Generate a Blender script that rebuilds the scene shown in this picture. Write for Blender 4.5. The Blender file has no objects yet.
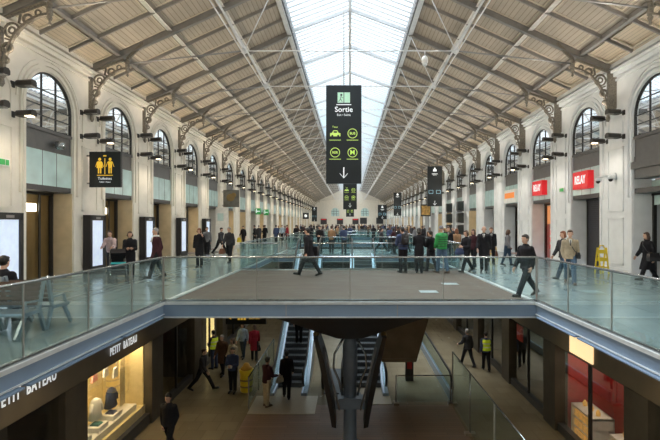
import bpy, bmesh, math, random
from mathutils import Vector, Matrix
random.seed(7)
PI = math.pi
SC = bpy.context.scene
COL = SC.collection
F = 440.0            # focal length in pixels of the 660 px wide frame
CAMZ = 1.95
VX, VY = 350.0, 223.0
W_L, W_R = 10.1, 10.3
LOW = -4.55          # lower concourse floor
BAY = 4.42
Y_BACK, Y_END = -18.31, 127.55

# ------------------------------------------------------------------ materials
MATS = {}
def mat(name, col, rough=0.5, metal=0.0, var=0.08, scale=6.0, bump=0.0, emit=None, estr=0.0, spec=0.5, coat=0.0):
    if name in MATS: return MATS[name]
    m = bpy.data.materials.new(name); m.use_nodes = True
    nt = m.node_tree; b = nt.nodes['Principled BSDF']
    b.inputs['Roughness'].default_value = rough
    b.inputs['Metallic'].default_value = metal
    b.inputs['Specular IOR Level'].default_value = spec
    b.inputs['Coat Weight'].default_value = coat
    tc = nt.nodes.new('ShaderNodeTexCoord')
    n = nt.nodes.new('ShaderNodeTexNoise'); n.inputs['Scale'].default_value = scale; n.inputs['Detail'].default_value = 3
    r = nt.nodes.new('ShaderNodeValToRGB')
    c = Vector(col)
    r.color_ramp.elements[0].position = 0.3; r.color_ramp.elements[1].position = 0.7
    r.color_ramp.elements[0].color = (*[max(0, x*(1-var)) for x in c], 1)
    r.color_ramp.elements[1].color = (*[min(1, x*(1+var)) for x in c], 1)
    nt.links.new(tc.outputs['Object'], n.inputs['Vector'])
    nt.links.new(n.outputs['Fac'], r.inputs['Fac'])
    nt.links.new(r.outputs['Color'], b.inputs['Base Color'])
    if bump:
        bp = nt.nodes.new('ShaderNodeBump'); bp.inputs['Strength'].default_value = bump; bp.inputs['Distance'].default_value = 0.01
        nt.links.new(n.outputs['Fac'], bp.inputs['Height']); nt.links.new(bp.outputs['Normal'], b.inputs['Normal'])
    if emit:
        b.inputs['Emission Color'].default_value = (*emit, 1); b.inputs['Emission Strength'].default_value = estr
    MATS[name] = m
    return m

def glass(name, tint, gloss=0.08, frk=0.8, rough=0.02, haze=0.0, hazecol=(.6,.7,.7)):
    """thin sheet of glass: lets light through, with a mirror-like sheen and a little body colour"""
    if name in MATS: return MATS[name]
    m = bpy.data.materials.new(name); m.use_nodes = True
    nt = m.node_tree; nt.nodes.clear()
    out = nt.nodes.new('ShaderNodeOutputMaterial')
    tr = nt.nodes.new('ShaderNodeBsdfTransparent'); tr.inputs[0].default_value = (*tint, 1)
    gl = nt.nodes.new('ShaderNodeBsdfGlossy'); gl.inputs['Roughness'].default_value = rough; gl.inputs['Color'].default_value = (.95,.98,1,1)
    df = nt.nodes.new('ShaderNodeBsdfDiffuse'); df.inputs[0].default_value = (*hazecol, 1)
    fr = nt.nodes.new('ShaderNodeFresnel'); fr.inputs['IOR'].default_value = 1.35
    mt = nt.nodes.new('ShaderNodeMath'); mt.operation = 'MULTIPLY_ADD'; mt.inputs[1].default_value = frk; mt.inputs[2].default_value = gloss*0.5
    mt.use_clamp = True
    mx = nt.nodes.new('ShaderNodeMixShader'); mx2 = nt.nodes.new('ShaderNodeMixShader'); mx2.inputs[0].default_value = haze
    nt.links.new(fr.outputs[0], mt.inputs[0]); nt.links.new(mt.outputs[0], mx.inputs[0])
    nt.links.new(tr.outputs[0], mx2.inputs[1]); nt.links.new(df.outputs[0], mx2.inputs[2])
    nt.links.new(mx2.outputs[0], mx.inputs[1]); nt.links.new(gl.outputs[0], mx.inputs[2])
    nt.links.new(mx.outputs[0], out.inputs[0])
    MATS[name] = m
    return m

def tiles(name, c1, c2, grout, sx, sy, rough=0.25, mortar=0.012, spec=0.5, var=0.25):
    if name in MATS: return MATS[name]
    m = bpy.data.materials.new(name); m.use_nodes = True
    nt = m.node_tree; b = nt.nodes['Principled BSDF']
    tc = nt.nodes.new('ShaderNodeTexCoord')
    br = nt.nodes.new('ShaderNodeTexBrick'); br.inputs['Scale'].default_value = 1.0
    br.inputs['Brick Width'].default_value = sx; br.inputs['Row Height'].default_value = sy
    br.inputs['Mortar Size'].default_value = mortar; br.offset = 0.5
    br.inputs['Color1'].default_value = (*c1, 1); br.inputs['Color2'].default_value = (*c2, 1); br.inputs['Mortar'].default_value = (*grout, 1)
    n = nt.nodes.new('ShaderNodeTexNoise'); n.inputs['Scale'].default_value = 1.3; n.inputs['Detail'].default_value = 5
    mp = nt.nodes.new('ShaderNodeMapRange'); mp.inputs['To Min'].default_value = 1-var; mp.inputs['To Max'].default_value = 1+var
    mul = nt.nodes.new('ShaderNodeVectorMath'); mul.operation = 'SCALE'
    nt.links.new(tc.outputs['Object'], br.inputs['Vector']); nt.links.new(tc.outputs['Object'], n.inputs['Vector'])
    nt.links.new(n.outputs['Fac'], mp.inputs['Value']); nt.links.new(br.outputs['Color'], mul.inputs[0]); nt.links.new(mp.outputs[0], mul.inputs['Scale'])
    nt.links.new(mul.outputs[0], b.inputs['Base Color'])
    mr = nt.nodes.new('ShaderNodeMapRange'); mr.inputs['To Min'].default_value = rough*0.6; mr.inputs['To Max'].default_value = rough*1.5
    nt.links.new(n.outputs['Fac'], mr.inputs['Value']); nt.links.new(mr.outputs[0], b.inputs['Roughness'])
    b.inputs['Specular IOR Level'].default_value = spec
    MATS[name] = m
    return m

def boards(name, base, dark, pitch, across='X', rough=0.6):
    """tongue-and-groove boards running along Y (lines every `pitch` m across X)"""
    if name in MATS: return MATS[name]
    m = bpy.data.materials.new(name); m.use_nodes = True
    nt = m.node_tree; b = nt.nodes['Principled BSDF']; b.inputs['Roughness'].default_value = rough
    tc = nt.nodes.new('ShaderNodeTexCoord'); sp = nt.nodes.new('ShaderNodeSeparateXYZ')
    dv = nt.nodes.new('ShaderNodeMath'); dv.operation = 'DIVIDE'; dv.inputs[1].default_value = pitch
    fr = nt.nodes.new('ShaderNodeMath'); fr.operation = 'FRACT'
    fl = nt.nodes.new('ShaderNodeMath'); fl.operation = 'FLOOR'
    wn = nt.nodes.new('ShaderNodeTexWhiteNoise'); wn.noise_dimensions = '1D'
    gt = nt.nodes.new('ShaderNodeMath'); gt.operation = 'GREATER_THAN'; gt.inputs[1].default_value = 0.86
    n = nt.nodes.new('ShaderNodeTexNoise'); n.inputs['Scale'].default_value = 1.1; n.inputs['Detail'].default_value = 4
    ad = nt.nodes.new('ShaderNodeMath'); ad.operation = 'MULTIPLY_ADD'; ad.inputs[1].default_value = 0.25
    mr = nt.nodes.new('ShaderNodeMapRange'); mr.inputs['From Min'].default_value = .3; mr.inputs['From Max'].default_value = .9
    mr.inputs['To Min'].default_value = 0.85; mr.inputs['To Max'].default_value = 1.15
    mx = nt.nodes.new('ShaderNodeMix'); mx.data_type = 'RGBA'
    mx.inputs[6].default_value = (*base, 1); mx.inputs[7].default_value = (*dark, 1)
    mul = nt.nodes.new('ShaderNodeVectorMath'); mul.operation = 'SCALE'
    L = nt.links.new
    L(tc.outputs['Object'], sp.inputs[0]); L(sp.outputs[across], dv.inputs[0]); L(dv.outputs[0], fr.inputs[0]); L(dv.outputs[0], fl.inputs[0])
    L(fl.outputs[0], wn.inputs['W']); L(fr.outputs[0], gt.inputs[0]); L(gt.outputs[0], mx.inputs[0])
    L(tc.outputs['Object'], n.inputs['Vector']); L(wn.outputs['Value'], ad.inputs[0]); L(n.outputs['Fac'], ad.inputs[2]); L(ad.outputs[0], mr.inputs['Value'])
    L(mx.outputs[2], mul.inputs[0]); L(mr.outputs[0], mul.inputs['Scale']); L(mul.outputs[0], b.inputs['Base Color'])
    MATS[name] = m
    return m

M = dict(
 stone=mat('cream_stone', (.80,.76,.68), .65, scale=2.5, var=.05, bump=.1),
 stoneR=mat('stone_cool_lit', (.80,.82,.83), .65, scale=2.5, var=.05, bump=.1),  # same cream stone, with the right side's cooler light put into its colour
 ceil=boards('ceiling_boards', (.44,.385,.315), (.25,.21,.17), .165),
 ceilpanel=boards('eaves_panel_boards', (.62,.52,.39), (.38,.31,.23), .12),
 frame=mat('eaves_frame', (.62,.55,.44), .6),
 steel=mat('roof_steel', (.29,.275,.26), .45, metal=.3),
 purlin=mat('purlin_steel', (.74,.72,.68), .5),
 rod=mat('tie_rod_steel', (.30,.30,.30), .4, metal=.4),
 bright_rod=mat('galvanised_rod', (.72,.74,.76), .35, metal=.3),
 iron=mat('cast_iron', (.25,.22,.18), .5, metal=.2, scale=20, var=.3),
 black=mat('black_metal', (.018,.017,.018), .4, scale=12),
 dark=mat('dark_panel', (.045,.045,.048), .35),
 lamp=mat('lamp_housing', (.05,.045,.04), .5, metal=.3),
 grey=mat('spandrel_metal', (.12,.12,.12), .4, metal=.2),
 teal=mat('glass_fascia', (.55,.74,.74), .12, coat=.4, scale=1.5, var=.12),
 gfloor=tiles('gallery_floor', (.25,.31,.32), (.28,.34,.345), (.18,.23,.235), 1.2, 1.2, rough=.16, spec=.8, mortar=.010, var=.18),
 inlay=mat('floor_inlay', (.10,.11,.11), .3),
 deck=tiles('deck_planks', (.125,.092,.075), (.165,.125,.10), (.07,.05,.04), 1.6, .14, rough=.6, spec=.2, mortar=.006, var=.25),
 lfloor=tiles('concourse_floor', (.20,.165,.105), (.235,.195,.125), (.14,.115,.075), .6, .6, rough=.22, mortar=.006, var=.15),
 brown=tiles('brown_boards', (.17,.105,.06), (.21,.13,.08), (.10,.06,.035), 2.0, .15, rough=.45, mortar=.006, var=.2),
 fascia=mat('fascia_steel', (.17,.24,.34), .45, metal=.0, scale=1.2, var=.08),
 fascia2=mat('fascia_edge', (.70,.74,.76), .3, metal=.4),
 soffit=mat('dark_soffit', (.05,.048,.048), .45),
 rail=mat('brushed_rail', (.42,.45,.46), .25, metal=.9),
 glassrail=glass('railing_glass', (.87,.945,.95), gloss=.03, frk=.22, haze=.012, hazecol=(.45,.65,.68)),
 glasswin=glass('window_glass', (.9,.93,.95), gloss=.08),
 glassky=glass('skylight_glass', (.93,.97,1.0), gloss=.02, haze=.04, hazecol=(.8,.85,.9)),
 shopglass=glass('shop_glass', (.92,.92,.88), gloss=.04, frk=.35),
 winframe=mat('window_frame_iron', (.03,.028,.027), .4),
 gold=mat('brass_panel', (.30,.20,.08), .28, metal=.4, scale=1.0, var=.2),
 beige=mat('beige_lining', (.62,.50,.32), .5, scale=3),
 white=mat('white_paint', (.80,.80,.77), .4),
 signblack=mat('sign_face', (.012,.016,.018), .35, scale=3),
 signwhite=mat('sign_lettering', (.85,.88,.88), .4, emit=(.9,.95,1), estr=.35),
 signgreen=mat('sign_yellow_green', (.55,.72,.16), .4, emit=(.6,.85,.2), estr=.3),
 signpale=mat('sign_pale_green', (.45,.68,.52), .4, emit=(.5,.8,.6), estr=.3),
 signyellow=mat('sign_yellow', (.85,.55,.05), .4, emit=(1,.6,.05), estr=.35),
 signblue=mat('sign_pale_blue', (.35,.65,.80), .4, emit=(.4,.75,.9), estr=.3),
 red=mat('sign_red', (.62,.015,.02), .3, emit=(.9,.02,.03), estr=.25),
 orange=mat('sign_orange', (.80,.22,.03), .4, emit=(1,.3,.05), estr=.3),
 green=mat('sign_green', (.05,.40,.10), .4, emit=(.1,.8,.2), estr=.08),
 screen=mat('lit_screen', (.5,.6,.7), .2, emit=(.72,.82,1.0), estr=.45, scale=2, var=.2),
 shutter=boards('shutter_slats', (.045,.045,.055), (.015,.015,.018), .09, across='Z', rough=.35),
 brick=tiles('outside_brick', (.13,.07,.045), (.10,.06,.04), (.06,.05,.04), .6, .2, rough=.8),
 yellow=mat('yellow_plastic', (.80,.60,.03), .4),
 wood=mat('bench_slats', (.11,.065,.045), .5, scale=10, var=.25),
 benchmetal=mat('bench_metal', (.30,.36,.40), .35, metal=.6),
 step=mat('escalator_step', (.10,.11,.12), .4, metal=.5),
 skirt=mat('escalator_deck', (.30,.37,.45), .3, metal=.3),
 rubber=mat('black_rubber', (.012,.012,.012), .5),
 redwall=mat('shop_red_wall', (.42,.03,.03), .4),
 lit=mat('lamp_glow_warm', (1,.85,.6), .5, emit=(1,.74,.42), estr=9),
 litcool=mat('lamp_glow_white', (1,.95,.85), .5, emit=(1,.9,.72), estr=4),
 lens=mat('spot_lens', (1,.9,.7), .3, emit=(1,.80,.52), estr=3),
 lensoff=mat('spot_lens_dark', (.35,.33,.3), .2),
 steelcol=mat('column_steel', (.13,.16,.20), .35, metal=.1),
 shoppost=mat('shopfront_stone', (.07,.06,.045), .5, scale=2, var=.2),
 signband=mat('shop_sign_band', (.13,.105,.07), .4, scale=2, var=.1),
 landing=mat('landing_plate', (.42,.36,.27), .3, metal=.4, scale=15),
 bulk=mat('bulkhead_cladding', (.25,.195,.13), .35, scale=2, var=.2),
)

# ------------------------------------------------------------------ mesh builder
class MB:
    def __init__(s): s.v=[]; s.f=[]; s.m=[]; s.mi=0; s.sm=[]
    def add(s, vs, fs, smooth=False):
        o=len(s.v); s.v += [tuple(p) for p in vs]
        for f in fs: s.f.append(tuple(i+o for i in f)); s.m.append(s.mi); s.sm.append(smooth)
        return s
    def mat(s, i): s.mi=i; return s
    def box(s, x0,x1,y0,y1,z0,z1):
        return s.add([(x0,y0,z0),(x1,y0,z0),(x1,y1,z0),(x0,y1,z0),(x0,y0,z1),(x1,y0,z1),(x1,y1,z1),(x0,y1,z1)],
                     [(0,3,2,1),(4,5,6,7),(0,1,5,4),(1,2,6,5),(2,3,7,6),(3,0,4,7)])
    def quad(s, a,b,c,d): return s.add([a,b,c,d],[(0,1,2,3)])
    def bar(s, a, b, w, h, up=(0,0,1)):
        a=Vector(a); b=Vector(b); d=(b-a).normalized(); up=Vector(up)
        sx=d.cross(up)
        if sx.length<1e-4: sx=d.cross(Vector((0,1,0)))
        sx.normalize(); u=sx.cross(d).normalized()
        vs=[]
        for p in (a,b):
            for i,j in ((-1,-1),(1,-1),(1,1),(-1,1)): vs.append(p+sx*(i*w/2)+u*(j*h/2))
        return s.add(vs,[(0,1,2,3),(7,6,5,4),(0,4,5,1),(1,5,6,2),(2,6,7,3),(3,7,4,0)])
    def tube(s, pts, r, n=8, caps=True, squash=None):
        pts=[Vector(p) for p in pts]; rs=r if isinstance(r,(list,tuple)) else [r]*len(pts)
        vs=[]; fs=[]; ref=None
        for i,p in enumerate(pts):
            d=(pts[min(i+1,len(pts)-1)]-pts[max(i-1,0)]).normalized()
            if ref is None:
                ref=Vector((0,0,1)) if abs(d.z)<.9 else Vector((1,0,0))
            sx=d.cross(ref)
            if sx.length<1e-5: sx=d.cross(Vector((0,1,0)))
            sx.normalize(); u=sx.cross(d).normalized(); ref=u
            for k in range(n):
                t=2*PI*k/n; vs.append(p+(sx*math.cos(t)+u*math.sin(t))*rs[i])
        for i in range(len(pts)-1):
            for k in range(n):
                k2=(k+1)%n; fs.append((i*n+k,i*n+k2,(i+1)*n+k2,(i+1)*n+k))
        if caps: fs.append(tuple(range(n))[::-1]); fs.append(tuple((len(pts)-1)*n+k for k in range(n)))
        return s.add(vs,fs,True)
    def ell(s, c, r, n=12, m=8, rot=None):
        c=Vector(c); vs=[c+ (rot@Vector((0,0,-r[2])) if rot else Vector((0,0,-r[2])))]; fs=[]
        for i in range(1,m):
            ph=-PI/2+PI*i/m
            for k in range(n):
                t=2*PI*k/n; p=Vector((r[0]*math.cos(ph)*math.cos(t), r[1]*math.cos(ph)*math.sin(t), r[2]*math.sin(ph)))
                vs.append(c+(rot@p if rot else p))
        p=Vector((0,0,r[2])); vs.append(c+(rot@p if rot else p)); top=len(vs)-1
        for k in range(n): fs.append((0,1+(k+1)%n,1+k))
        for i in range(m-2):
            for k in range(n):
                a=1+i*n+k; b=1+i*n+(k+1)%n; fs.append((a,b,b+n,a+n))
        for k in range(n): fs.append((top,1+(m-2)*n+k,1+(m-2)*n+(k+1)%n))
        return s.add(vs,fs,True)
    def lathe(s, prof, c=(0,0,0), n=16):
        vs=[]; fs=[]
        for r,z in prof:
            for k in range(n): t=2*PI*k/n; vs.append((c[0]+r*math.cos(t),c[1]+r*math.sin(t),c[2]+z))
        for i in range(len(prof)-1):
            for k in range(n): k2=(k+1)%n; fs.append((i*n+k,i*n+k2,(i+1)*n+k2,(i+1)*n+k))
        fs.append(tuple(range(n))[::-1]); fs.append(tuple((len(prof)-1)*n+k for k in range(n)))
        return s.add(vs,fs,True)
    def loft(s, rings, caps=True, smooth=True):
        n=len(rings[0]); vs=[p for r in rings for p in r]; fs=[]
        for i in range(len(rings)-1):
            for k in range(n): k2=(k+1)%n; fs.append((i*n+k,i*n+k2,(i+1)*n+k2,(i+1)*n+k))
        if caps: fs.append(tuple(range(n))[::-1]); fs.append(tuple((len(rings)-1)*n+k for k in range(n)))
        return s.add(vs,fs,smooth)
    def prism(s, poly, axis, a0, a1):
        """extrude a 2-D polygon along x, y or z"""
        n=len(poly); vs=[]
        for a in (a0,a1):
            for p,q in poly: vs.append({'x':(a,p,q),'y':(p,a,q),'z':(p,q,a)}[axis])
        fs=[tuple(range(n))[::-1], tuple(range(n,2*n))]
        for k in range(n): k2=(k+1)%n; fs.append((k,k2,n+k2,n+k))
        return s.add(vs,fs)
    def mesh(s, name, mats):
        me=bpy.data.meshes.new(name); me.from_pydata(s.v,[],s.f)
        for m in (mats if isinstance(mats,(list,tuple)) else [mats]): me.materials.append(m)
        me.polygons.foreach_set('material_index', s.m); me.polygons.foreach_set('use_smooth', s.sm)
        bm=bmesh.new(); bm.from_mesh(me); bmesh.ops.recalc_face_normals(bm, faces=bm.faces); bm.to_mesh(me); bm.free()
        me.update(); return me
    def build(s, name, mats, parent=None, label=None, loc=None):
        return link(name, s.mesh(name,mats), parent, label, loc)

def link(name, me, parent=None, label=None, loc=None):
    o=bpy.data.objects.new(name, me); COL.objects.link(o)
    if parent: o.parent=parent
    if label: o['label']=label
    if loc: o.location=loc
    return o
def thing(name, label, cat, loc=(0,0,0), rz=0, group=None):
    o=bpy.data.objects.new(name,None); COL.objects.link(o); o.empty_display_size=.2
    o.location=loc; o.rotation_euler=(0,0,rz); o['label']=label; o['category']=cat
    if group: o['group']=group
    return o
def tag(o, label, cat, group=None):
    o['label']=label; o['category']=cat
    if group: o['group']=group
    return o
def struct(o, label):
    o['kind']='structure'; o['label']=label; return o
def sempty(name, label, loc=(0,0,0)):
    o=bpy.data.objects.new(name,None); COL.objects.link(o); o.location=loc; return struct(o,label)
def copy_tree(o, parent=None):
    c=o.copy(); COL.objects.link(c); c.parent=parent
    for ch in list(o.children): copy_tree(ch,c)
    return c
USED=[]
def place(proto, loc, rz=0, label=None, group=None):
    if any(proto is q for q in USED): o=copy_tree(proto)
    else: USED.append(proto); o=proto
    o.location=loc; o.rotation_euler=(0,0,rz)
    if label: o['label']=label
    if group: o['group']=group
    elif 'group' in o: del o['group']
    return o
def text_mesh(body, size, ext=.004, align='CENTER', bold=0.0, sx=1.0, space=1.0):
    cu=bpy.data.curves.new('lettering','FONT'); cu.body=body; cu.size=size; cu.extrude=ext; cu.align_x=align; cu.align_y='CENTER'; cu.offset=bold
    cu.resolution_u=3; cu.space_character=space
    t=bpy.data.objects.new('lettering',cu); COL.objects.link(t)
    dg=bpy.context.evaluated_depsgraph_get(); me=bpy.data.meshes.new_from_object(t.evaluated_get(dg))
    bpy.data.objects.remove(t); bpy.data.curves.remove(cu)
    if sx!=1.0:
        for v in me.vertices: v.co.x*=sx
    me.name='lettering'; return me
def text(body, size, loc, rot, m, parent=None, name='lettering', **k):
    me=text_mesh(body,size,**k); me.materials.clear(); me.materials.append(m)
    o=link(name,me,parent,None,loc); o.rotation_euler=rot; return o
def at(px, py, z=0.0):
    """ground point of something whose foot shows at (px, py) on the level z"""
    s=(py-VY)/(CAMZ-z); return ((px-VX)/s, F/s, z)
ORD=['first','second','third','fourth','fifth','sixth','seventh','eighth','ninth','tenth']

# ------------------------------------------------------------------ camera
cam=bpy.data.cameras.new('camera'); co=bpy.data.objects.new('camera',cam); COL.objects.link(co); SC.camera=co
cam.sensor_width=36; cam.lens=F/660*36; cam.shift_x=-20/660; cam.shift_y=3/660; cam.clip_start=.05; cam.clip_end=500
co.location=(0,0,CAMZ); co.rotation_euler=(PI/2,0,0)
vs=SC.view_settings; vs.view_transform='Standard'; vs.look='None'; vs.gamma=1; vs.use_curve_mapping=False; vs.exposure=0.5

# ------------------------------------------------------------------ world
w=bpy.data.worlds.new('sky'); SC.world=w; w.use_nodes=True; nt=w.node_tree; bg=nt.nodes['Background']
tc=nt.nodes.new('ShaderNodeTexCoord'); nz=nt.nodes.new('ShaderNodeTexNoise'); nz.inputs['Scale'].default_value=2.2; nz.inputs['Detail'].default_value=3
rp=nt.nodes.new('ShaderNodeValToRGB'); rp.color_ramp.elements[0].position=.38; rp.color_ramp.elements[1].position=.62
rp.color_ramp.elements[0].color=(.58,.80,.92,1); rp.color_ramp.elements[1].color=(1.0,.97,.96,1)
nt.links.new(tc.outputs['Generated'],nz.inputs['Vector']); nt.links.new(nz.outputs['Fac'],rp.inputs[0]); nt.links.new(rp.outputs[0],bg.inputs[0])
bg.inputs[1].default_value=1.55
sl=bpy.data.lights.new('sun','SUN'); sl.energy=6.5; sl.angle=math.radians(50); sl.color=(.93,.97,1.0)
so=bpy.data.objects.new('sun',sl); COL.objects.link(so); so.rotation_euler=(math.radians(-12),math.radians(-14),0); so.location=(0,0,40)

# ------------------------------------------------------------------ walls
HW=1.16; SPR=5.82; TOPW=8.0
BAYS=[10.42+BAY*k for k in range(-6,27)]        # centres of the arched bays
PIERS=[12.63+BAY*k for k in range(-6,26)]
def wall_side(sgn, W, name, label, m):
    b=MB()
    P=lambda u,z,off=0: (sgn*(W-off),u,z)
    n=14
    for c in BAYS:
        a0,a1=c-BAY/2,c+BAY/2; l,r=c-HW,c+HW
        b.quad(P(a0,0),P(l,0),P(l,SPR),P(a0,SPR)); b.quad(P(r,0),P(a1,0),P(a1,SPR),P(r,SPR))
        b.quad(P(a0,SPR),P(l,SPR),P(l,TOPW+.1),P(a0,TOPW+.1)); b.quad(P(r,SPR),P(a1,SPR),P(a1,TOPW+.1),P(r,TOPW+.1))
        arc=[(c+HW*math.cos(PI-PI*k/n),SPR+HW*math.sin(PI*k/n)) for k in range(n+1)]
        for (u0,z0),(u1,z1) in zip(arc,arc[1:]):
            b.quad(P(u0,z0),P(u1,z1),P(u1,TOPW+.1),P(u0,TOPW+.1))
            b.quad(P(u0,z0),P(u1,z1),P(u1,z1,-.8),P(u0,z0,-.8))
        b.quad(P(l,0),P(l,0,-.8),P(l,SPR,-.8),P(l,SPR)); b.quad(P(r,0),P(r,0,-.8),P(r,SPR,-.8),P(r,SPR))
        # archivolt mouldings standing proud of the wall, running down as jamb mouldings
        for rr,wd,pr in ((HW+.02,.10,.05),(HW+.20,.06,.08),(HW+.36,.05,.04)):
            o=[(c-rr-wd,2.9 if pr>.06 else .0)]+[(c+(rr+wd)*math.cos(PI-PI*k/n),SPR+(rr+wd)*math.sin(PI*k/n)) for k in range(n+1)]+[(c+rr+wd,2.9 if pr>.06 else .0)]
            i=[(c-rr,o[0][1])]+[(c+rr*math.cos(PI-PI*k/n),SPR+rr*math.sin(PI*k/n)) for k in range(n+1)]+[(c+rr,o[-1][1])]
            if wd<.055:   # outer ring: only around the head of the arch
                o=o[1:-1]; i=i[1:-1]
            for k in range(len(o)-1):
                A,B,C_,D=o[k],o[k+1],i[k+1],i[k]
                b.quad(P(*A,pr),P(*B,pr),P(*C_,pr),P(*D,pr)); b.quad(P(*A),P(*B),P(*B,pr),P(*A,pr)); b.quad(P(*D),P(*C_),P(*C_,pr),P(*D,pr))
    for c in PIERS:     # panel frames on the piers
        for (z0,z1) in ((2.4,4.85),(.35,2.15)):
            for (u0,u1,q0,q1) in ((c-.5,c-.46,z0,z1),(c+.46,c+.5,z0,z1),(c-.5,c+.5,z0,z0+.05),(c-.5,c+.5,z1-.05,z1)):
                x0,x1=sorted((sgn*W,sgn*(W-.035))); b.box(x0,x1,u0,u1,q0,q1)
        arc=[(c-.45,5.0)]+[(c+.45*math.cos(PI-PI*k/10),5.9+.45*math.sin(PI*k/10)) for k in range(11)]+[(c+.45,5.0)]
        for (u0,z0),(u1,z1) in zip(arc,arc[1:]): b.bar(P(u0,z0,.01),P(u1,z1,.01),.05,.05,up=(1,0,0))
        x0,x1=sorted((sgn*W,sgn*(W-.06))); b.box(x0,x1,c-1.0,c+1.0,0,.22)
    # cornice: three stepped mouldings
    for z0,z1,pr in ((7.42,7.50,.06),(7.58,7.72,.14),(7.72,7.82,.24),(7.95,8.1,.16)):
        x0,x1=sorted((sgn*W,sgn*(W-pr))); b.box(x0,x1,Y_BACK,Y_END,z0,z1)
    # outer skin, so that the wall has its thickness
    o=b.build(name,m); return struct(o,label)
wall_side(-1,W_L,'wall_left','cream stone side wall with arched bays on the left of the hall',M['stone'])
wall_side(1,W_R,'wall_right','cream stone side wall, tinted for cool light, with arched bays on the right of the hall',M['stoneR'])
def roofz(x): return TOPW+.05+ (10.1-min(abs(x),10.1))*.457
def end_wall(y, name, label, arches):
    b=MB(); zt=12.6
    gable=[(-W_L-.8,0),(W_R+.8,0),(W_R+.8,8.1),(2.93,11.4),(0,12.6),(-2.93,11.4),(-W_L-.8,8.1)]
    b.prism(gable,'y',y,y+.5)
    b.mat(1)
    for c in arches:
        sg=-.06
        pts=[(c-1.15,3.9)]+[(c+1.15*math.cos(PI-PI*k/12),5.15+1.15*math.sin(PI*k/12)) for k in range(13)]+[(c+1.15,3.9)]
        b.prism(pts,'y',y-.05,y+.01)
        b.mat(0)
        for r in (1.3,1.5):
            q=[(c-r,3.9)]+[(c+r*math.cos(PI-PI*k/12),5.15+r*math.sin(PI*k/12)) for k in range(13)]+[(c+r,3.9)]
            for (a,b_),(c_,d) in zip(q,q[1:]): b.bar((a,y-.05,b_),(c_,y-.05,d),.12,.12,up=(0,1,0))
        b.mat(2)
        for dx in (-.4,.4): b.box(c+dx-.04,c+dx+.04,y-.09,y-.04,3.9,6.1)
        for z in (4.6,5.3): b.box(c-1.1,c+1.1,y-.09,y-.04,z-.04,z+.04)
        b.mat(1)
    b.mat(0); b.box(-W_L,W_R,y-.2,y,7.6,7.85)
    return struct(b.build(name,[M['stone'],M['teal'],M['winframe']]),label)
end_wall(Y_END,'wall_front','distant stone end wall with two arched windows under the gable',(-4.3,4.3))
end_wall(Y_BACK-.5,'wall_back','stone end wall behind the camera',())
# foundation wall of the lower level behind the camera and at its far end
b=MB(); b.box(-11,11,Y_BACK-.5,Y_BACK,LOW,0); struct(b.build('wall_lower_back',M['shoppost']),'dark end wall of the lower concourse behind the camera')
b=MB(); b.box(-11,11,70,70.5,LOW,-.35); struct(b.build('wall_lower_front',M['shoppost']),'dark end wall of the lower concourse')

# ------------------------------------------------------------------ ceiling
b=MB()
n=0
for sgn,W in ((-1,W_L),(1,W_R)):
    xe=sgn*(W+.8)
    def pl(x): return (sgn*x)
    A=[(sgn*(W),roofz(W)),(sgn*9.0,roofz(9.0)),(sgn*2.93,roofz(2.93))]
    b.mat(1); b.quad((A[0][0],Y_BACK,A[0][1]),(A[0][0],Y_END,A[0][1]),(A[1][0],Y_END,A[1][1]),(A[1][0],Y_BACK,A[1][1]))
    b.mat(0); b.quad((A[1][0],Y_BACK,A[1][1]),(A[1][0],Y_END,A[1][1]),(A[2][0],Y_END,A[2][1]),(A[2][0],Y_BACK,A[2][1]))
    b.mat(2)  # roof covering above and the kerb of the skylight
    b.quad((sgn*(W+.9),Y_BACK,roofz(W)+.0),(sgn*(W+.9),Y_END,roofz(W)+.0),(sgn*2.8,Y_END,roofz(2.93)+.35),(sgn*2.8,Y_BACK,roofz(2.93)+.35))
    x0,x1=sorted((sgn*2.80,sgn*3.0)); b.box(x0,x1,Y_BACK,Y_END,roofz(2.93)-.12,roofz(2.93)+.36)
CE=struct(b.build('ceiling',[M['ceil'],M['ceilpanel'],M['grey']]),'sloping boarded timber ceiling on both sides of the skylight')
for sgn in (-1,1):
    nm='left' if sgn<0 else 'right'
    b=MB(); b.box(min(sgn*2.86,sgn*3.06),max(sgn*2.86,sgn*3.06),Y_BACK,Y_END,roofz(2.93)-.22,roofz(2.93)-.08); b.build('skylight_beam',M['bright_rod'],CE)
    for x in (4.95,6.97):
        b=MB(); z=roofz(x)
        b.box(sgn*x-.09,sgn*x+.09,Y_BACK,Y_END,z-.10,z-.07) ; b.box(sgn*x-.02,sgn*x+.02,Y_BACK,Y_END,z-.10,z+.02)
        b.build('purlin',M['purlin'],CE)
    b=MB(); z=roofz(8.95); b.box(sgn*8.95-.04,sgn*8.95+.04,Y_BACK,Y_END,z-.14,z+.02); b.box(sgn*8.95-.08,sgn*8.95+.08,Y_BACK,Y_END,z-.16,z-.13); b.build('eaves_purlin',M['steel'],CE)
    b=MB(); b.tube([(sgn*4.0,Y_BACK,8.62),(sgn*4.0,Y_END,8.62)],.04,6); b.tube([(sgn*4.2,Y_BACK,8.62),(sgn*4.2,Y_END,8.62)],.025,6); b.build('service_pipe',M['bright_rod'],CE)
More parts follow.
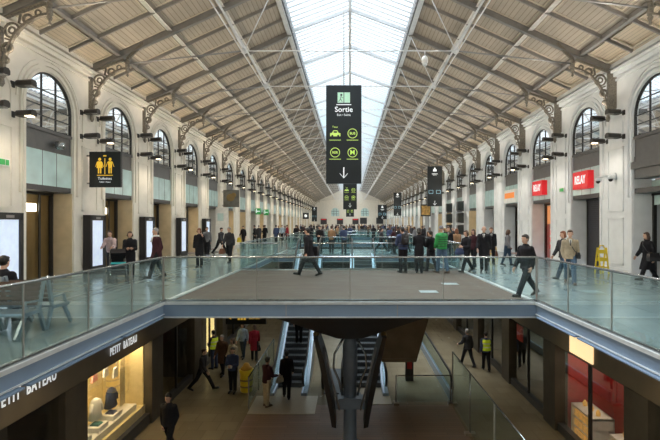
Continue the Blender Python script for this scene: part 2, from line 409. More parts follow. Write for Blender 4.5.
    # framed panels of the eaves row and intermediate rafters
for k,c in enumerate(BAYS):
    for q,yy in enumerate((c-BAY/6,c+BAY/6)):
        b=MB()
        for sgn in (-1,1): b.bar((sgn*10.0,yy,roofz(10)-.06),(sgn*3.0,yy,roofz(3.0)-.06),.06,.13)
        b.build('intermediate_rafter',M['steel'],CE)
    b=MB()
    for sgn in (-1,1):
        for q in range(3):
            y0=c-BAY/2+BAY/3*q+.12; y1=y0+BAY/3-.24
            xa,xb=9.92,9.18
            for (p0,p1) in (((xa,y0),(xb,y0)),((xa,y1),(xb,y1)),((xa,y0),(xa,y1)),((xb,y0),(xb,y1))):
                b.bar((sgn*p0[0],p0[1],roofz(p0[0])-.02),(sgn*p1[0],p1[1],roofz(p1[0])-.02),.07,.05)
            for (x0,x1) in ((8.65,7.15),(6.8,5.2)):
                for (p0,p1) in (((x0,y0),(x1,y0)),((x0,y1),(x1,y1)),((x0,y0),(x0,y1)),((x1,y0),(x1,y1))):
                    b.bar((sgn*p0[0],p0[1],roofz(p0[0])-.008),(sgn*p1[0],p1[1],roofz(p1[0])-.008),.05,.02)
    b.build('panel_moulding',M['frame'],CE)

# ------------------------------------------------------------------ skylight
SK=sempty('window_1','long pitched glass skylight along the ridge of the hall')
b=MB()
for sgn in (-1,1): b.quad((sgn*2.93,Y_BACK,11.42),(sgn*2.93,Y_END,11.42),(0,Y_END,12.52),(0,Y_BACK,12.52))
b.build('glass_pane',M['glassky'],SK)
b=MB(); y=Y_BACK+.2
while y<Y_END:
    for sgn in (-1,1): b.bar((sgn*2.93,y,11.38),(0,y,12.48),.05,.05)
    y+=.442
b.build('glazing_bar',M['bright_rod'],SK)
b=MB(); b.box(-.07,.07,Y_BACK,Y_END,12.25,12.5); b.build('ridge_beam',M['bright_rod'],SK)

# ------------------------------------------------------------------ roof trusses with cast brackets
def make_truss():
    t=thing('roof_truss','iron roof truss','roof truss',(0,0,0))
    ms={}
    for sgn in (-1,1):
        b=MB(); b.bar((sgn*10.05,0,roofz(10.05)-.12),(sgn*2.9,0,roofz(2.9)-.12),.08,.24); b.bar((sgn*10.05,0,roofz(10.05)-.25),(sgn*2.9,0,roofz(2.9)-.25),.17,.025); b.build('rafter',M['steel'],t)
        b=MB(); b.bar((sgn*2.93,0,11.28),(0,0,12.36),.10,.16); b.build('skylight_rafter',M['bright_rod'],t)
        b=MB(); X=lambda x: sgn*x
        # cast bracket: wall bar, top bar, arc, scrolls, pendant
        b.box(min(X(10.3),X(9.98)),max(X(10.3),X(9.98)),-.06,.06,6.15,7.9)
        b.bar((X(10.1),0,7.78),(X(8.75),0,8.28),.10,.07)
        arc=[(X(8.55+1.42*math.cos(PI/2*k/12)),0,6.15+1.8*math.sin(PI/2*k/12)) for k in range(13)]
        for p,q in zip(arc,arc[1:]): b.bar(p,q,.07,.10,up=(0,1,0))
        def ring(cx,cz,r,th=.045,n=14,full=1.0):
            pts=[(X(cx+r*math.cos(2*PI*full*k/n)),0,cz+r*math.sin(2*PI*full*k/n)) for k in range(n+1)]
            b.tube(pts,th,6)
        ring(9.70,7.48,.21,.035); ring(9.70,7.48,.09,.03); ring(9.83,6.98,.13); ring(9.24,7.80,.13,.04); ring(9.87,6.62,.08,.03); ring(8.95,7.98,.08,.03)
        b.tube([(X(9.45),0,7.95),(X(9.5),0,7.7),(X(9.35),0,7.62)],.035,6); b.tube([(X(9.9),0,7.25),(X(9.75),0,7.2),(X(9.62),0,7.25)],.03,6)
        b.lathe([(.02,-.34),(.05,-.28),(.03,-.22),(.08,-.12),(.05,-.05),(.08,0),(.08,.30),(.04,.38)],(X(8.62),0,7.95),10)
        b.bar((X(8.62),0,8.3),(X(8.0),0,8.92),.10,.10)
        b.lathe([(.03,-.25),(.08,-.15),(.06,0),(.11,.05),(.11,.12)],(X(10.0),0,6.12),8)
        b.build('bracket',M['iron'],t)
        b=MB(); b.tube([(X(8.62),0,8.12),(X(4.1),0,8.62)],.028,6); b.build('tie_rod',M['rod'],t)
        b=MB(); b.tube([(X(4.1),0,8.62),(X(4.95),0,roofz(4.95)-.2)],[.05,.05],6); b.build('strut',M['bright_rod'],t)
        b=MB(); b.tube([(X(4.1),0,8.62),(X(2.93),0,roofz(2.93)-.2)],.022,5); b.build('tension_rod',M['bright_rod'],t)
        b=MB(); b.ell((X(4.1),0,8.62),(.13,.10,.13),10,6); b.build('node_casting',M['bright_rod'],t)
    b=MB(); b.tube([(-4.1,0,8.62),(4.1,0,8.62)],.024,6); b.build('tie_rod',M['bright_rod'],t)
    b=MB(); b.tube([(0,0,8.62),(0,0,12.3)],.02,5); b.build('king_rod',M['bright_rod'],t)
    return t
TR=make_truss()
near=[p for p in PIERS if p>10]
for p in PIERS:
    if p in near and near.index(p)<7: lab=('iron roof truss with scrolled wall brackets, %s from the camera'%ORD[near.index(p)]); g=None
    elif p in near: lab='iron roof truss with scrolled wall brackets, farther down the hall than the seventh'; g='distant roof trusses'
    else: lab='iron roof truss over or behind the camera'; g='roof trusses behind the camera'
    place(TR,(0,p,0),0,lab,g)
# ------------------------------------------------------------------ window and doorway of a bay (local: hall side is +x)
def make_window():
    t=sempty('window_2','arched window')
    b=MB(); n=16
    o=[(-HW,5.05)]+[(HW*math.cos(PI-PI*k/n),SPR+HW*math.sin(PI*k/n)) for k in range(n+1)]+[(HW,5.05)]
    i=[(-HW+.055,5.11)]+[((HW-.055)*math.cos(PI-PI*k/n),SPR+(HW-.055)*math.sin(PI*k/n)) for k in range(n+1)]+[(HW-.055,5.11)]
    for k in range(len(o)):
        k2=(k+1)%len(o); A,B,C_,D=o[k],o[k2],i[k2],i[k]
        for x in (-.12,-.03): b.quad((x,*A),(x,*B),(x,*C_),(x,*D))
        b.quad((-.12,*D),(-.12,*C_),(-.03,*C_),(-.03,*D))
    b.build('window_frame',M['winframe'],t)
    b=MB()
    for u in (-.35,.35): b.box(-.09,-.04,u-.016,u+.016,5.1,SPR+math.sqrt(HW*HW-u*u)-.05)
    for z in (5.5,SPR,6.35):
        h=math.sqrt(max(.01,HW*HW-max(0,z-SPR)**2))-.04; b.box(-.09,-.04,-h,h,z-.014,z+.014)
    b.build('glazing_bar',M['winframe'],t)
    b=MB(); b.add([(-.07,*p) for p in o],[tuple(range(len(o)))]); b.build('glass_pane',M['glasswin'],t)
    return t
def make_door(kind):
    BK=-.86
    t=sempty('door_1','doorway')
    b=MB(); b.box(-.70,-.06,-HW,HW,4.35,5.05); b.box(-.06,.0,-HW,HW,4.98,5.08); b.build('spandrel_panel',M['grey'],t)
    if kind!='pale': 
        b=MB(); b.box(-.70,-.03,-HW,HW,3.2,4.35); 
        b.build('fascia_panel',M['teal'],t)
        b=MB(); 
        for u in (-.35,.35): b.box(-.035,-.024,u-.010,u+.010,3.2,4.35)
        b.build('fascia_joint',M['grey'],t)
    else:
        b=MB(); b.box(-.70,-.04,-HW,HW,3.55,4.35); b.box(-.04,.06,-HW-.05,HW+.05,3.9,4.15); b.build('fascia_panel',M['grey'],t)
    b=MB(); b.box(-.75,-.05,-HW,HW,3.02,3.2); b.build('door_header',M['dark'],t)
    # niche behind the opening
    lin={'gold':M['beige'],'beige':M['beige'],'glass':M['beige']}.get(kind,M['stoneR'])
    b=MB(); b.quad((-.8,-HW,0),(-2.6,-HW,0),(-2.6,-HW,3.2),(-.8,-HW,3.2)); b.quad((-.8,HW,0),(-2.6,HW,0),(-2.6,HW,3.2),(-.8,HW,3.2))
    b.quad((-2.6,-HW,0),(-2.6,HW,0),(-2.6,HW,3.2),(-2.6,-HW,3.2)); b.quad((-.8,-HW,3.2),(-2.6,-HW,3.2),(-2.6,HW,3.2),(-.8,HW,3.2)); b.quad((-.8,-HW,0),(-2.6,-HW,0),(-2.6,HW,0),(-.8,HW,0))
    b.build('doorway_lining',lin,t)
    if kind in('gold','glass','beige'):
        b=MB(); b.box(-.7,-.0,HW-.03,HW+.0,0,3.0); b.box(-.7,-.0,-HW,-HW+.03,0,3.0); b.build('jamb_lining',M['beige'],t)
    b=MB()
    for u in (-HW+.04,HW-.12): b.box(-.78,-.66,u,u+.08,0,3.02)
    b.box(-.78,-.66,-HW,HW,2.94,3.02); b.build('door_frame',M['winframe'],t)
    if kind=='gold':
        b=MB(); b.box(-.86,-.80,-HW,HW,0,2.94); b.build('door_leaf',M['gold'],t); b=MB(); b.box(-.80,-.78,-HW+.12,.42,2.35,2.62); b.build('lamp_strip',M['litcool'],t)
        b=MB(); b.box(-.74,-.70,.45,.53,0,2.94); b.build('door_stile',M['winframe'],t)
        b=MB(); b.quad((-.72,-HW,0),(-.72,HW,0),(-.72,HW,2.94),(-.72,-HW,2.94)); b.build('glass_pane',M['shopglass'],t)
    elif kind=='beige':
        b=MB(); b.box(-.95,-.85,-HW,HW,0,3); b.build('door_leaf',M['beige'],t); b=MB(); b.box(-.85,-.80,-.9,.9,2.8,2.9); b.build('lamp_strip',M['litcool'],t)
    elif kind=='glass':
        for u0,u1 in ((-.95,-.02),(.02,.95)):
            b=MB(); 
            for (a,c) in ((u0,u0+.06),(u1-.06,u1)): b.box(-.74,-.70,a,c,0,2.94)
            b.box(-.74,-.70,u0,u1,0,.12); b.box(-.74,-.70,u0,u1,2.84,2.94); d=b.build('door_leaf',M['rail'],t)
            b=MB(); b.box(-.69,-.66,(u0+u1)/2-.02,(u0+u1)/2+.02,.9,1.5); b.build('door_handle',M['rail'],d)
        b=MB(); b.quad((-.72,-HW,0),(-.72,HW,0),(-.72,HW,2.94),(-.72,-HW,2.94)); b.build('glass_pane',M['shopglass'],t)
        b=MB(); b.box(-2.3,-1.2,-.9,.9,3.1,3.18); b.build('lamp_strip',M['litcool'],t)
    elif kind=='shutter':
        b=MB(); b.box(-.76,-.70,-HW,HW,0,3.02)
        for k in range(33): b.box(-.70,-.68,-HW+.06,HW-.06,.02+k*.09,.02+k*.09+.06)
        b.build('roller_shutter',M['shutter'],t)
    elif kind=='dark':
        b=MB(); b.quad((-.72,-HW,0),(-.72,HW,0),(-.72,HW,2.94),(-.72,-HW,2.94)); b.build('glass_pane',M['shopglass'],t)
        b=MB(); b.box(-.9,-.84,-HW,HW,0,3); b.build('door_leaf',M['dark'],t)
        b=MB(); b.box(-.74,-.70,-.03,.03,0,2.94); b.box(-.74,-.70,-HW,HW,2.1,2.16); b.build('door_stile',M['rail'],t)
    elif kind=='orange':
        b=MB(); b.quad((-.72,-HW,0),(-.72,HW,0),(-.72,HW,2.94),(-.72,-HW,2.94)); b.build('glass_pane',M['shopglass'],t)
        b=MB(); b.box(-.9,-.84,-HW,HW,1.9,2.9); b.build('lit_banner',mat('banner_orange',(.8,.35,.15),.5,emit=(1,.4,.15),estr=.4),t)
        for k in range(3): 
            b=MB(); b.box(-1.1,-.90,-.9+.6*k,-.5+.6*k,0,1.9); 
            for z in (.5,.9,1.3): b.box(-.90,-.84,-.88+.6*k,-.52+.6*k,z,z+.25)
            b.build('display_rack',M['red'] if k!=1 else M['white'],t)
        b=MB(); b.box(-.74,-.70,-.03,.03,0,2.94); b.build('door_stile',M['rail'],t)
    elif kind=='pale':
        b=MB(); b.box(-.72,-.68,-HW,HW,2.6,3.5); b.build('transom_glass',M['teal'],t)
        b=MB(); b.box(-1.1,-1.0,-HW,HW,0,2.6); b.build('door_leaf',mat('dark_green_glass',(.03,.07,.07),.1,coat=.5),t)
    return t
WIN=make_window(); DK={}
LK=['gold','gold','gold','glass','dark','glass','beige','dark','glass','dark']
RK=['pale','shutter','orange','dark','dark','beige','dark','glass','beige','dark']
wn=2; dn=1
for side,W,sg,kinds in (('left',W_L,-1,LK),('right',W_R,1,RK)):
    for k,c in enumerate(BAYS):
        i=k-7  # 0 = first bay in the picture
        loc=(sg*W,c,0); rz=0 if sg<0 else PI
        od=('%s bay from the camera'%ORD[i]) if 0<=i<8 else ('bay deeper in the hall' if i>=8 else 'bay beside the camera')
        o=place(WIN,loc,rz,'arched window with dark iron bars high in the %s wall, %s'%(side,od)); o.name='window_%d'%wn; wn+=1
        kd=kinds[i] if 0<=i<10 else ['glass','beige','dark','glass','dark'][k%5]
        if kd not in DK: DK[kd]=make_door(kd)
        o=place(DK[kd],loc,rz,'doorway under a grey spandrel in the %s wall, %s'%(side,od)); o.name='door_%d'%dn; dn+=1

# buildings in the street outside the side windows
def street_block(sgn, y0, y1, h, label):
    t=thing('street_building',label,'building',(sgn*24,(y0+y1)/2,-6))
    b=MB(); b.box(-4,4,-(y1-y0)/2,(y1-y0)/2,0,h+6); b.build('facade',M['brick'],t)
    b=MB()
    for k in range(int((y1-y0)/3)):
        for z in (8,11.2,14.4):
            if z<h+5: y=-(y1-y0)/2+1.5+3*k; x=-sgn*4.02; b.box(min(x,x-sgn*.1),max(x,x-sgn*.1),y-.6,y+.6,z,z+1.9)
    b.build('window_row',M['teal'],t)
    b=MB(); b.prism([(-4.3,h+6),(4.3,h+6),(2.6,h+8.2),(-2.6,h+8.2)],'y',-(y1-y0)/2,(y1-y0)/2); b.build('roof',M['steel'],t)
random.seed(3)
for sgn,nm in ((-1,'left'),(1,'right')):
    y=-5; k=0
    while y<125:
        L=random.choice((14,18,22)); h=random.choice((7.2,8.6,9.6))
        street_block(sgn,y,y+L-.4,h,'dark brick street building seen through the %s windows, %s along the street'%(nm,ORD[k])); y+=L; k+=1

# ------------------------------------------------------------------ wall spotlights: four to a pier
def make_lamp():
    t=thing('wall_spotlight','spotlight','lamp')
    b=MB(); b.box(0,.04,-.07,.07,-.09,.09); b.build('wall_plate',M['lamp'],t)
    b=MB(); b.tube([(.03,0,0),(.2,0,-.03),(.3,0,-.02)],.022,6); b.build('arm',M['lamp'],t)
    b=MB(); b.loft([[(x,y*w,z+zz) for y,zz in ((-.15,-.07),(.15,-.07),(.15,.04),(.08,.10),(-.08,.10),(-.15,.04))] for x,w,z in ((.16,.7,0),(.24,1,0),(.58,1,.02),(.66,.8,.03))],smooth=False)
    h=b.build('lamp_head',M['lamp'],t)
    b=MB(); b.box(.44,.62,-.09,.09,-.080,-.03); b.build('lens',M['lens'],h)
    return t
LA=make_lamp(); LB=make_lamp()
for c in LB.children:
    for g in c.children:
        me=g.data.copy(); me.materials.clear(); me.materials.append(M['lensoff']); g.data=me
npz=[p for p in PIERS if p>10]
for side,W,sg in (('left',W_L,-1),('right',W_R,1)):
    for p in npz:
        i=npz.index(p)
        for dz,zl in ((6.1,'upper'),(5.2,'lower')):
            for dy,yl in ((-.52,'nearer'),(.52,'farther')):
                lit=(dz<6) and (dy>0)
                rz=0 if sg<0 else PI
                g=None
                if i<6: lab='black spotlight on the %s pier of the %s wall, %s %s one of its four'%(ORD[i],side,zl,yl)
                else: lab='small black spotlight on a distant pier of the %s wall'%side; g='distant wall spotlights on the %s'%side
                place(LA if lit else LB,(sg*W,p+dy,dz),rz,lab,g)
    # the light they give: warm washes and hall floods; piers without lamps get added fill
    for p in PIERS:
        if p<-12 : continue
        for (z,th,pw,off) in ((5.12,12,.32,.75),(6.2,168,.30,.75),(5.3,62,1.35,.8),(6.15,112,1.1,.8)):
            l=bpy.data.lights.new('spot_wash','SPOT'); l.energy=(200 if sg<0 else 175)*pw; l.color=(1,.84,.64) if sg<0 else (1,.90,.78)
            l.spot_size=2.5; l.spot_blend=.8; l.shadow_soft_size=.12
            o=bpy.data.objects.new('spot_wash',l); COL.objects.link(o); o.location=(sg*(W-off),p,z); o.rotation_euler=(0,sg*math.radians(th),0)

# ------------------------------------------------------------------ gallery floors and bridges
VE=4.55  # half width of the void
for sg,W,nm in ((-1,W_L,'left'),(1,W_R,'right')):
    b=MB(); x0,x1=sorted((sg*VE,sg*(W+.02))); b.box(x0,x1,Y_BACK,Y_END,-.22,0)
    b.mat(1)
    for x in ((7.0,7.32) if sg<0 else (8.6,)): b.box(sg*x-.04,sg*x+.04,Y_BACK,Y_END,0,.004)
    o=struct(b.build('floor',[M['gfloor'],M['inlay']]),'grey polished stone gallery floor on the %s'%nm)
    # steel edge: fascia with thin shelf
    b=MB(); x=sg*VE
    b.box(min(x,x-sg*.03),max(x,x-sg*.03),1.5,70,-.25,-.03); b.mat(1); b.box(min(x+sg*.06,x-sg*.07),max(x+sg*.06,x-sg*.07),1.5,70,-.03,.035)
    b.box(min(x+sg*.05,x-sg*.06),max(x+sg*.05,x-sg*.06),1.5,70,-.27,-.25)
    o=struct(b.build('trim_1' if sg<0 else 'trim_2',[M['fascia'],M['fascia2']]),'blue grey steel edge beam of the %s gallery'%nm)
    # dark ceiling of the shopping level below the gallery
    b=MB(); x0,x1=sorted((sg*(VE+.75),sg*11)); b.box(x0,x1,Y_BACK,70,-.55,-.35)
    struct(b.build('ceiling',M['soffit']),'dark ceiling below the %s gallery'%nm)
    # sloping sheet metal shelf under the fascia, in lengths
    for k,(y0,y1) in enumerate(((3.5,6.0),(6.1,8.6),(8.7,10.5))):
        b=MB(); xa=x-sg*.12; xb=x+sg*.25
        b.prism([(xa,-.29),(xb,-.275),(xb,-.30),(xa,-.315)],'y',y0,y1)
        tag(b.build('fascia_shelf',M['fascia']),'blue grey metal shelf below the %s gallery edge, %s from the bridge'%(nm,('third','second','first')[k]),'metal shelf')
decks=[(Y_BACK,1.5,'bridge the camera stands on'),(10.7,18.2,'first footbridge across the void, planked and nearest the camera'),(26,32,'second footbridge across the void'),(42,48,'third footbridge across the void'),(60,Y_END,'')]
for i,(y0,y1,lab) in enumerate(decks):
    if i in (1,2,3):
        t=thing('footbridge',lab,'footbridge',(0,y0,0))
        b=MB(); b.box(-VE,VE,0,y1-y0,-.28,0); b.build('deck',M['deck'] if i==1 else M['gfloor'],t)
        for yy,s in ((0,-1),(y1-y0,1)):
            b=MB(); b.box(-VE,VE,min(yy,yy+s*.03),max(yy,yy+s*.03),-.32,-.03); b.mat(1); b.box(-VE,VE,min(yy-s*.06,yy+s*.05),max(yy-s*.06,yy+s*.05),-.03,.035); b.box(-VE,VE,min(yy-s*.06,yy+s*.06),max(yy-s*.06,yy+s*.06),-.35,-.32)
            b.mat(2)
            for x in (-1.55,1.15): b.box(x-.01,x+.01,min(yy,yy+s*.035),max(yy,yy+s*.035),-.32,-.03)
            b.build('edge_beam',[M['fascia'],M['fascia2'],M['steel']],t)
        if i==1:
            b=MB(); 
            for x in (1.98,2.95): b.box(x,x+.5,1.6+(x>2.5)*1.6,2.0+(x>2.5)*1.6,0,.006)
            b.build('metal_floor_plate',M['fascia2'],t)
    else:
        b=MB(); b.box(-VE,VE,y0,y1,-.30,0); struct(b.build('floor',M['gfloor']),'solid gallery floor '+('at the far end of the hall' if i else 'under the camera'))
b=MB(); b.box(-VE,VE,59.9,60,-.35,.0); struct(b.build('trim_3',M['fascia']),'steel edge at the far end of the void')

def railing(pts, label, h=1.08, panel=1.5, skip_ends=True):
    """glass balustrade along a straight floor line"""
    a,c=Vector(pts[0]),Vector(pts[1]); d=c-a; L=d.length; ang=math.atan2(d.y,d.x)
    t=thing('glass_railing',label,'railing',a,ang)
    n=max(1,round(L/panel))
    for k in range(n):
        b=MB(); b.box(L*k/n+.008,L*(k+1)/n-.008,-.008,.008,.03,h-.02); b.build('glass_panel',M['glassrail'],t)
    b=MB(); b.tube([(0,0,h),(L,0,h)],.024,8); b.build('handrail',M['rail'],t)
    b=MB(); b.box(0,L,-.03,.03,0,.05); b.build('shoe_channel',M['rail'],t)
    for k in range(n+1):
        b=MB(); x=L*k/n; x=min(max(x,.01),L-.01); b.box(x-.008,x+.008,-.012,.012,.03,h-.02); b.build('joint_strip',M['steel'],t)
    return t
for sg,nm in ((-1,'left'),(1,'right')):
    x=sg*(VE+.0)
    for (y0,y1,lab) in ((1.55,10.70,'along the %s gallery edge, nearest the camera'),(18.2,26,'along the %s gallery edge between the first and second bridge'),(32,42,'along the %s gallery edge between the second and third bridge'),(48,60,'along the %s gallery edge beyond the third bridge')):
        railing(((x,y0,.035),(x,y1,.035)),'glass railing '+lab%nm)
for y,(x0,x1),lab in ((10.74,(-VE,VE),'across the near edge of the first bridge'),(18.16,(-VE,-2.95),'on the far edge of the first bridge, left piece'),(18.16,(-1.9,VE),'on the far edge of the first bridge, right piece'),
                      (26.05,(-VE,-3.0),'on the near edge of the second bridge, left piece'),(26.05,(-1.75,.0),'on the near edge of the second bridge, between the escalators'),(26.05,(1.4,VE),'on the near edge of the second bridge, right piece'),(31.95,(-VE,VE),'on the far edge of the second bridge'),
                      (42.05,(-VE,VE),'on the near edge of the third bridge'),(47.95,(-VE,VE),'on the far edge of the third bridge'),(60.0,(-VE,VE),'at the far end of the void'),(1.45,(-VE,VE),'on the bridge at the camera')):
    railing(((x0,y,.035),(x1,y,.035)),'glass railing '+lab,panel=2.3 if 10<y<11 else 1.5)

# ------------------------------------------------------------------ lower concourse
b=MB(); b.box(-11,11,Y_BACK,70,LOW-.2,LOW)
struct(b.build('floor',M['lfloor']),'tan tiled floor of the lower shopping concourse')
b=MB(); b.box(-3.5,3.62,5,14.9,LOW,LOW+.012); b.box(-1.2,3.62,14.9,15.7,LOW,LOW+.012)
struct(b.build('floor',M['brown']),'brown boarded floor zone of the lower concourse below the bridge')
b=MB(); b.box(-3.5,-1.2,14.95,16.5,LOW,LOW+.02); b.box(-.6,1.5,15.75,16.5,LOW,LOW+.02); struct(b.build('trim_4',M['landing']),'pale metal landing plate at the foot of the escalators')

def escalator(x0, label, w=1.0):
    yb,yt=16.5,26.0; t=thing('escalator',label,'escalator',(x0,yb,LOW))
    H=-LOW; run=H/math.tan(math.radians(30)); s0=.9; # flat lead-in
    def zc(y): return max(0,min(H,(y-s0)*math.tan(math.radians(30))))
    ye=yt-yb
    b=MB(); pts=[(-.1,LOW*0-.0)]
    ys=[0,s0,s0+run,ye]
    for s in (0,w+.22):
        bb=MB()
        lo=[(y,max(0,zc(y)-.9)) for y in (0,s0,s0+1.56,s0+run+.0,ye)]; hi=[(y,zc(y)+.12) for y in (ye,s0+run,s0,0)]
        bb.prism(lo+hi,'x',s-.11,s+.11); bb.build('side_truss',M['skirt'],t)
        g=MB(); poly=[(y,zc(y)+.12) for y in ys]+[(y,zc(y)+.98) for y in ys[::-1]]; g.prism(poly,'x',s-.008,s+.008); g.build('glass_balustrade',M['glassrail'],t)
        pts=[(s,-.12,.45),(s,-.3,.62),(s,-.34,.8),(s,-.22,.96)]+[(s,y,zc(y)+1.0) for y in (0,s0-.2,s0+.3,s0+run-.3,s0+run+.2,ye+.1)]+[(s,ye+.3,H+.8),(s,ye+.2,H+.5)]
        hb=MB(); hb.tube(pts,.045,8); hb.build('handrail',M['rubber'],t)
        lb=MB(); lb.tube([(s+(.07 if s==0 else -.07),y,zc(y)+.14) for y in ys],.03,6); lb.build('skirt_glint',mat('skirt_glint',(.6,.7,.8),.3,emit=(.55,.72,1),estr=.12),t)  # faint glow painted in for skylight reflected by the balustrade glass
    n=26
    stp=MB(); stp.box(.12,w+.10,0,run/n+.02,-.17,.0)
    for q in range(10): stp.box(.14+q*.097,.19+q*.097,0,run/n,.0,.012)
    me=stp.mesh('step',M['step'])
    for k in range(n): o=link('step',me,t,None,(0,s0+run*k/n,H*(k+1)/n))
    for y0,y1,z in ((0,s0,.0),(s0+run,ye,H)):
        c=MB(); c.box(.11,w+.11,y0,y1,z-.04,z+.005); c.build('comb_plate',M['landing'],t)
    c=MB(); c.prism([(s0+1.6,0),(s0+run,H-.95),(ye,H-.95),(ye,H-.4),(s0+run,H-.4),(s0+.3,-.0)],'x',.0,w+.22); c.build('truss_soffit',M['dark'],t)
    return t
escalator(-2.95,'left escalator rising from the lower concourse to the second bridge')
escalator(.12,'right escalator behind the steel column, rising to the second bridge')

# railing of the low well beside the brown floor
def post_railing(pts,label,h,n,foot=True):
    a,c=Vector(pts[0]),Vector(pts[1]); d=c-a; L=d.length; t=thing('glass_barrier',label,'barrier',a,math.atan2(d.y,d.x))
    for k in range(n+1):
        x=L*k/n; b=MB(); b.tube([(x,0,0),(x,0,h)],.022,8); b.build('post',M['rail'] if k%2 else M['steel'],t)
        if foot: b=MB(); b.box(x-.09,x+.09,-.16,.16,0,.09); b.build('foot_block',M['bulk'],t)
    b=MB(); b.tube([(0,0,h),(L,0,h)],.022,8); b.build('top_rail',M['rail'],t)
    for k in range(n): b=MB(); b.box(L*k/n+.03,L*(k+1)/n-.03,-.006,.006,.1,h-.05); b.build('glass_panel',M['glassrail'],t)
    return t
post_railing(((3.66,15.7,LOW),(3.72,6.8,LOW)),'tall glass barrier between the brown floor and the right walkway',1.9,4)
post_railing(((1.65,15.78,LOW),(3.6,15.78,LOW)),'low glass barrier on the far edge of the brown floor',1.03,1)
post_railing(((-3.55,15.4,LOW),(-3.55,20.5,LOW)),'glass barrier beside the foot of the left escalator',1.1,3,False)
b=MB()
t=thing('escalator_balustrade','sloping glass balustrade beside the right walkway of the lower concourse','balustrade',(3.7,16.0,LOW))
b.box(-.05,.05,0,9,0,.35); b.build('plinth',M['skirt'],t)
b=MB(); b.prism([(0,.35),(9,.35),(9,1.15),(.4,.95)],'x',-.01,.01); b.build('glass_panel',M['glassrail'],t)
b=MB(); b.tube([(0,-.1,.5),(0,-.05,.85),(0,.4,1.0),(0,9,1.2)],.045,8); b.build('handrail',M['rubber'],t)
# short moving-walk head between the two escalators
t=thing('moving_ramp','small escalator head with black looped handrail between the two escalators','escalator',(-1.05,16.9,LOW))
for s in (0,.75):
    b=MB(); b.tube([(s,.9,.1),(s,.1,.15),(s,-.15,.5),(s,.0,.9),(s,.4,1.0),(s,2.5,.5),(s,3.0,.15)],.05,8); b.build('handrail',M['rubber'],t)
    b=MB(); b.prism([(.1,.1),(.0,.5),(.1,.85),(.4,.93),(2.4,.45),(2.8,.1)],'x',s-.01,s+.01); b.build('glass_balustrade',M['glassrail'],t)
b=MB(); b.box(.06,.69,-.2,2.6,.0,.04)
for k in range(12): b.box(.08+k*.05,.1+k*.05,-.2,2.6,.04,.055)
b.build('grooved_plate',M['step'],t)

# bulkhead hanging below the first bridge
b=MB(); r0=[(1.15,16.2,-.36),(3.25,16.2,-.36),(3.25,17.3,-.36),(1.15,17.3,-.36)]; r1=[(1.2,16.6,-3.3),(2.5,16.6,-3.3),(2.5,17.3,-3.3),(1.2,17.3,-3.3)]
b.loft([r0,r1],smooth=False); b.bar((1.2,16.33,-.9),(3.0,16.33,-.9),.03,.03); b.bar((1.2,16.55,-3.2),(2.5,16.55,-3.2),.04,.08)
tag(b.build('hanging_bulkhead',M['bulk']),'dark brown tapered casing hanging below the first bridge','casing')

# column with its two curved arms
t=thing('bridge_column','dark steel column with two curved fin arms carrying the first bridge','column',(0,12.9,LOW))
b=MB(); b.lathe([(.34,0),(.34,.04),(.24,.06),(.19,.3),(.19,2.0),(.215,2.02),(.215,2.95),(.19,3.0),(.16,3.25)],n=20); b.build('shaft',M['steelcol'],t)
b=MB(); b.loft([[(-2.3,-1.7,4.21),(2.3,-1.7,4.21),(2.3,2.6,4.21),(-2.3,2.6,4.21)],[(-.35,-.35,3.2),(.35,-.35,3.2),(.35,.35,3.2),(-.35,.35,3.2)]],smooth=False); b.build('flared_head',M['dark'],t)
for sg in (-1,1):
    pr=[(.98,3.25),(.80,2.6),(.62,1.7),(.50,1.0),(.46,.62)]
    rings=[]
    for (x,z),wd,dp in zip(pr,(.13,.17,.17,.15,.13),(.5,.6,.55,.42,.3)):
        rings.append([(sg*(x-wd/2),-dp,z),(sg*(x+wd/2),-dp*.8,z),(sg*(x+wd/2),dp*.8,z),(sg*(x-wd/2),dp,z)])
    b=MB(); b.loft(rings,smooth=False); f=b.build('fin_arm',M['black'],t)
    b=MB(); b.lathe([(.05,0),(.09,.03),(.09,.12),(.05,.16)],(sg*.98,-.1,3.18),10); b.build('brass_cap',M['gold'],f)
    b=MB(); b.tube([(sg*.2,-.12,3.15),(sg*.45,-.12,2.7),(sg*.48,-.12,2.3),(sg*.33,-.12,1.95),(sg*.22,-.12,1.5)],.035,6); b.build('curved_tube',M['rail'],t)
    b=MB(); b.tube([(sg*.75,-.2,2.9),(sg*.55,-.2,2.1),(sg*.3,-.2,1.1)],.03,6); b.build('tie_bar',M['steel'],t)
b=MB(); b.box(-.42,.42,-.2,.2,1.12,1.40); b.box(-.32,.32,-.24,.24,1.40,1.44); b.build('clamp_plate',M['steelcol'],t)

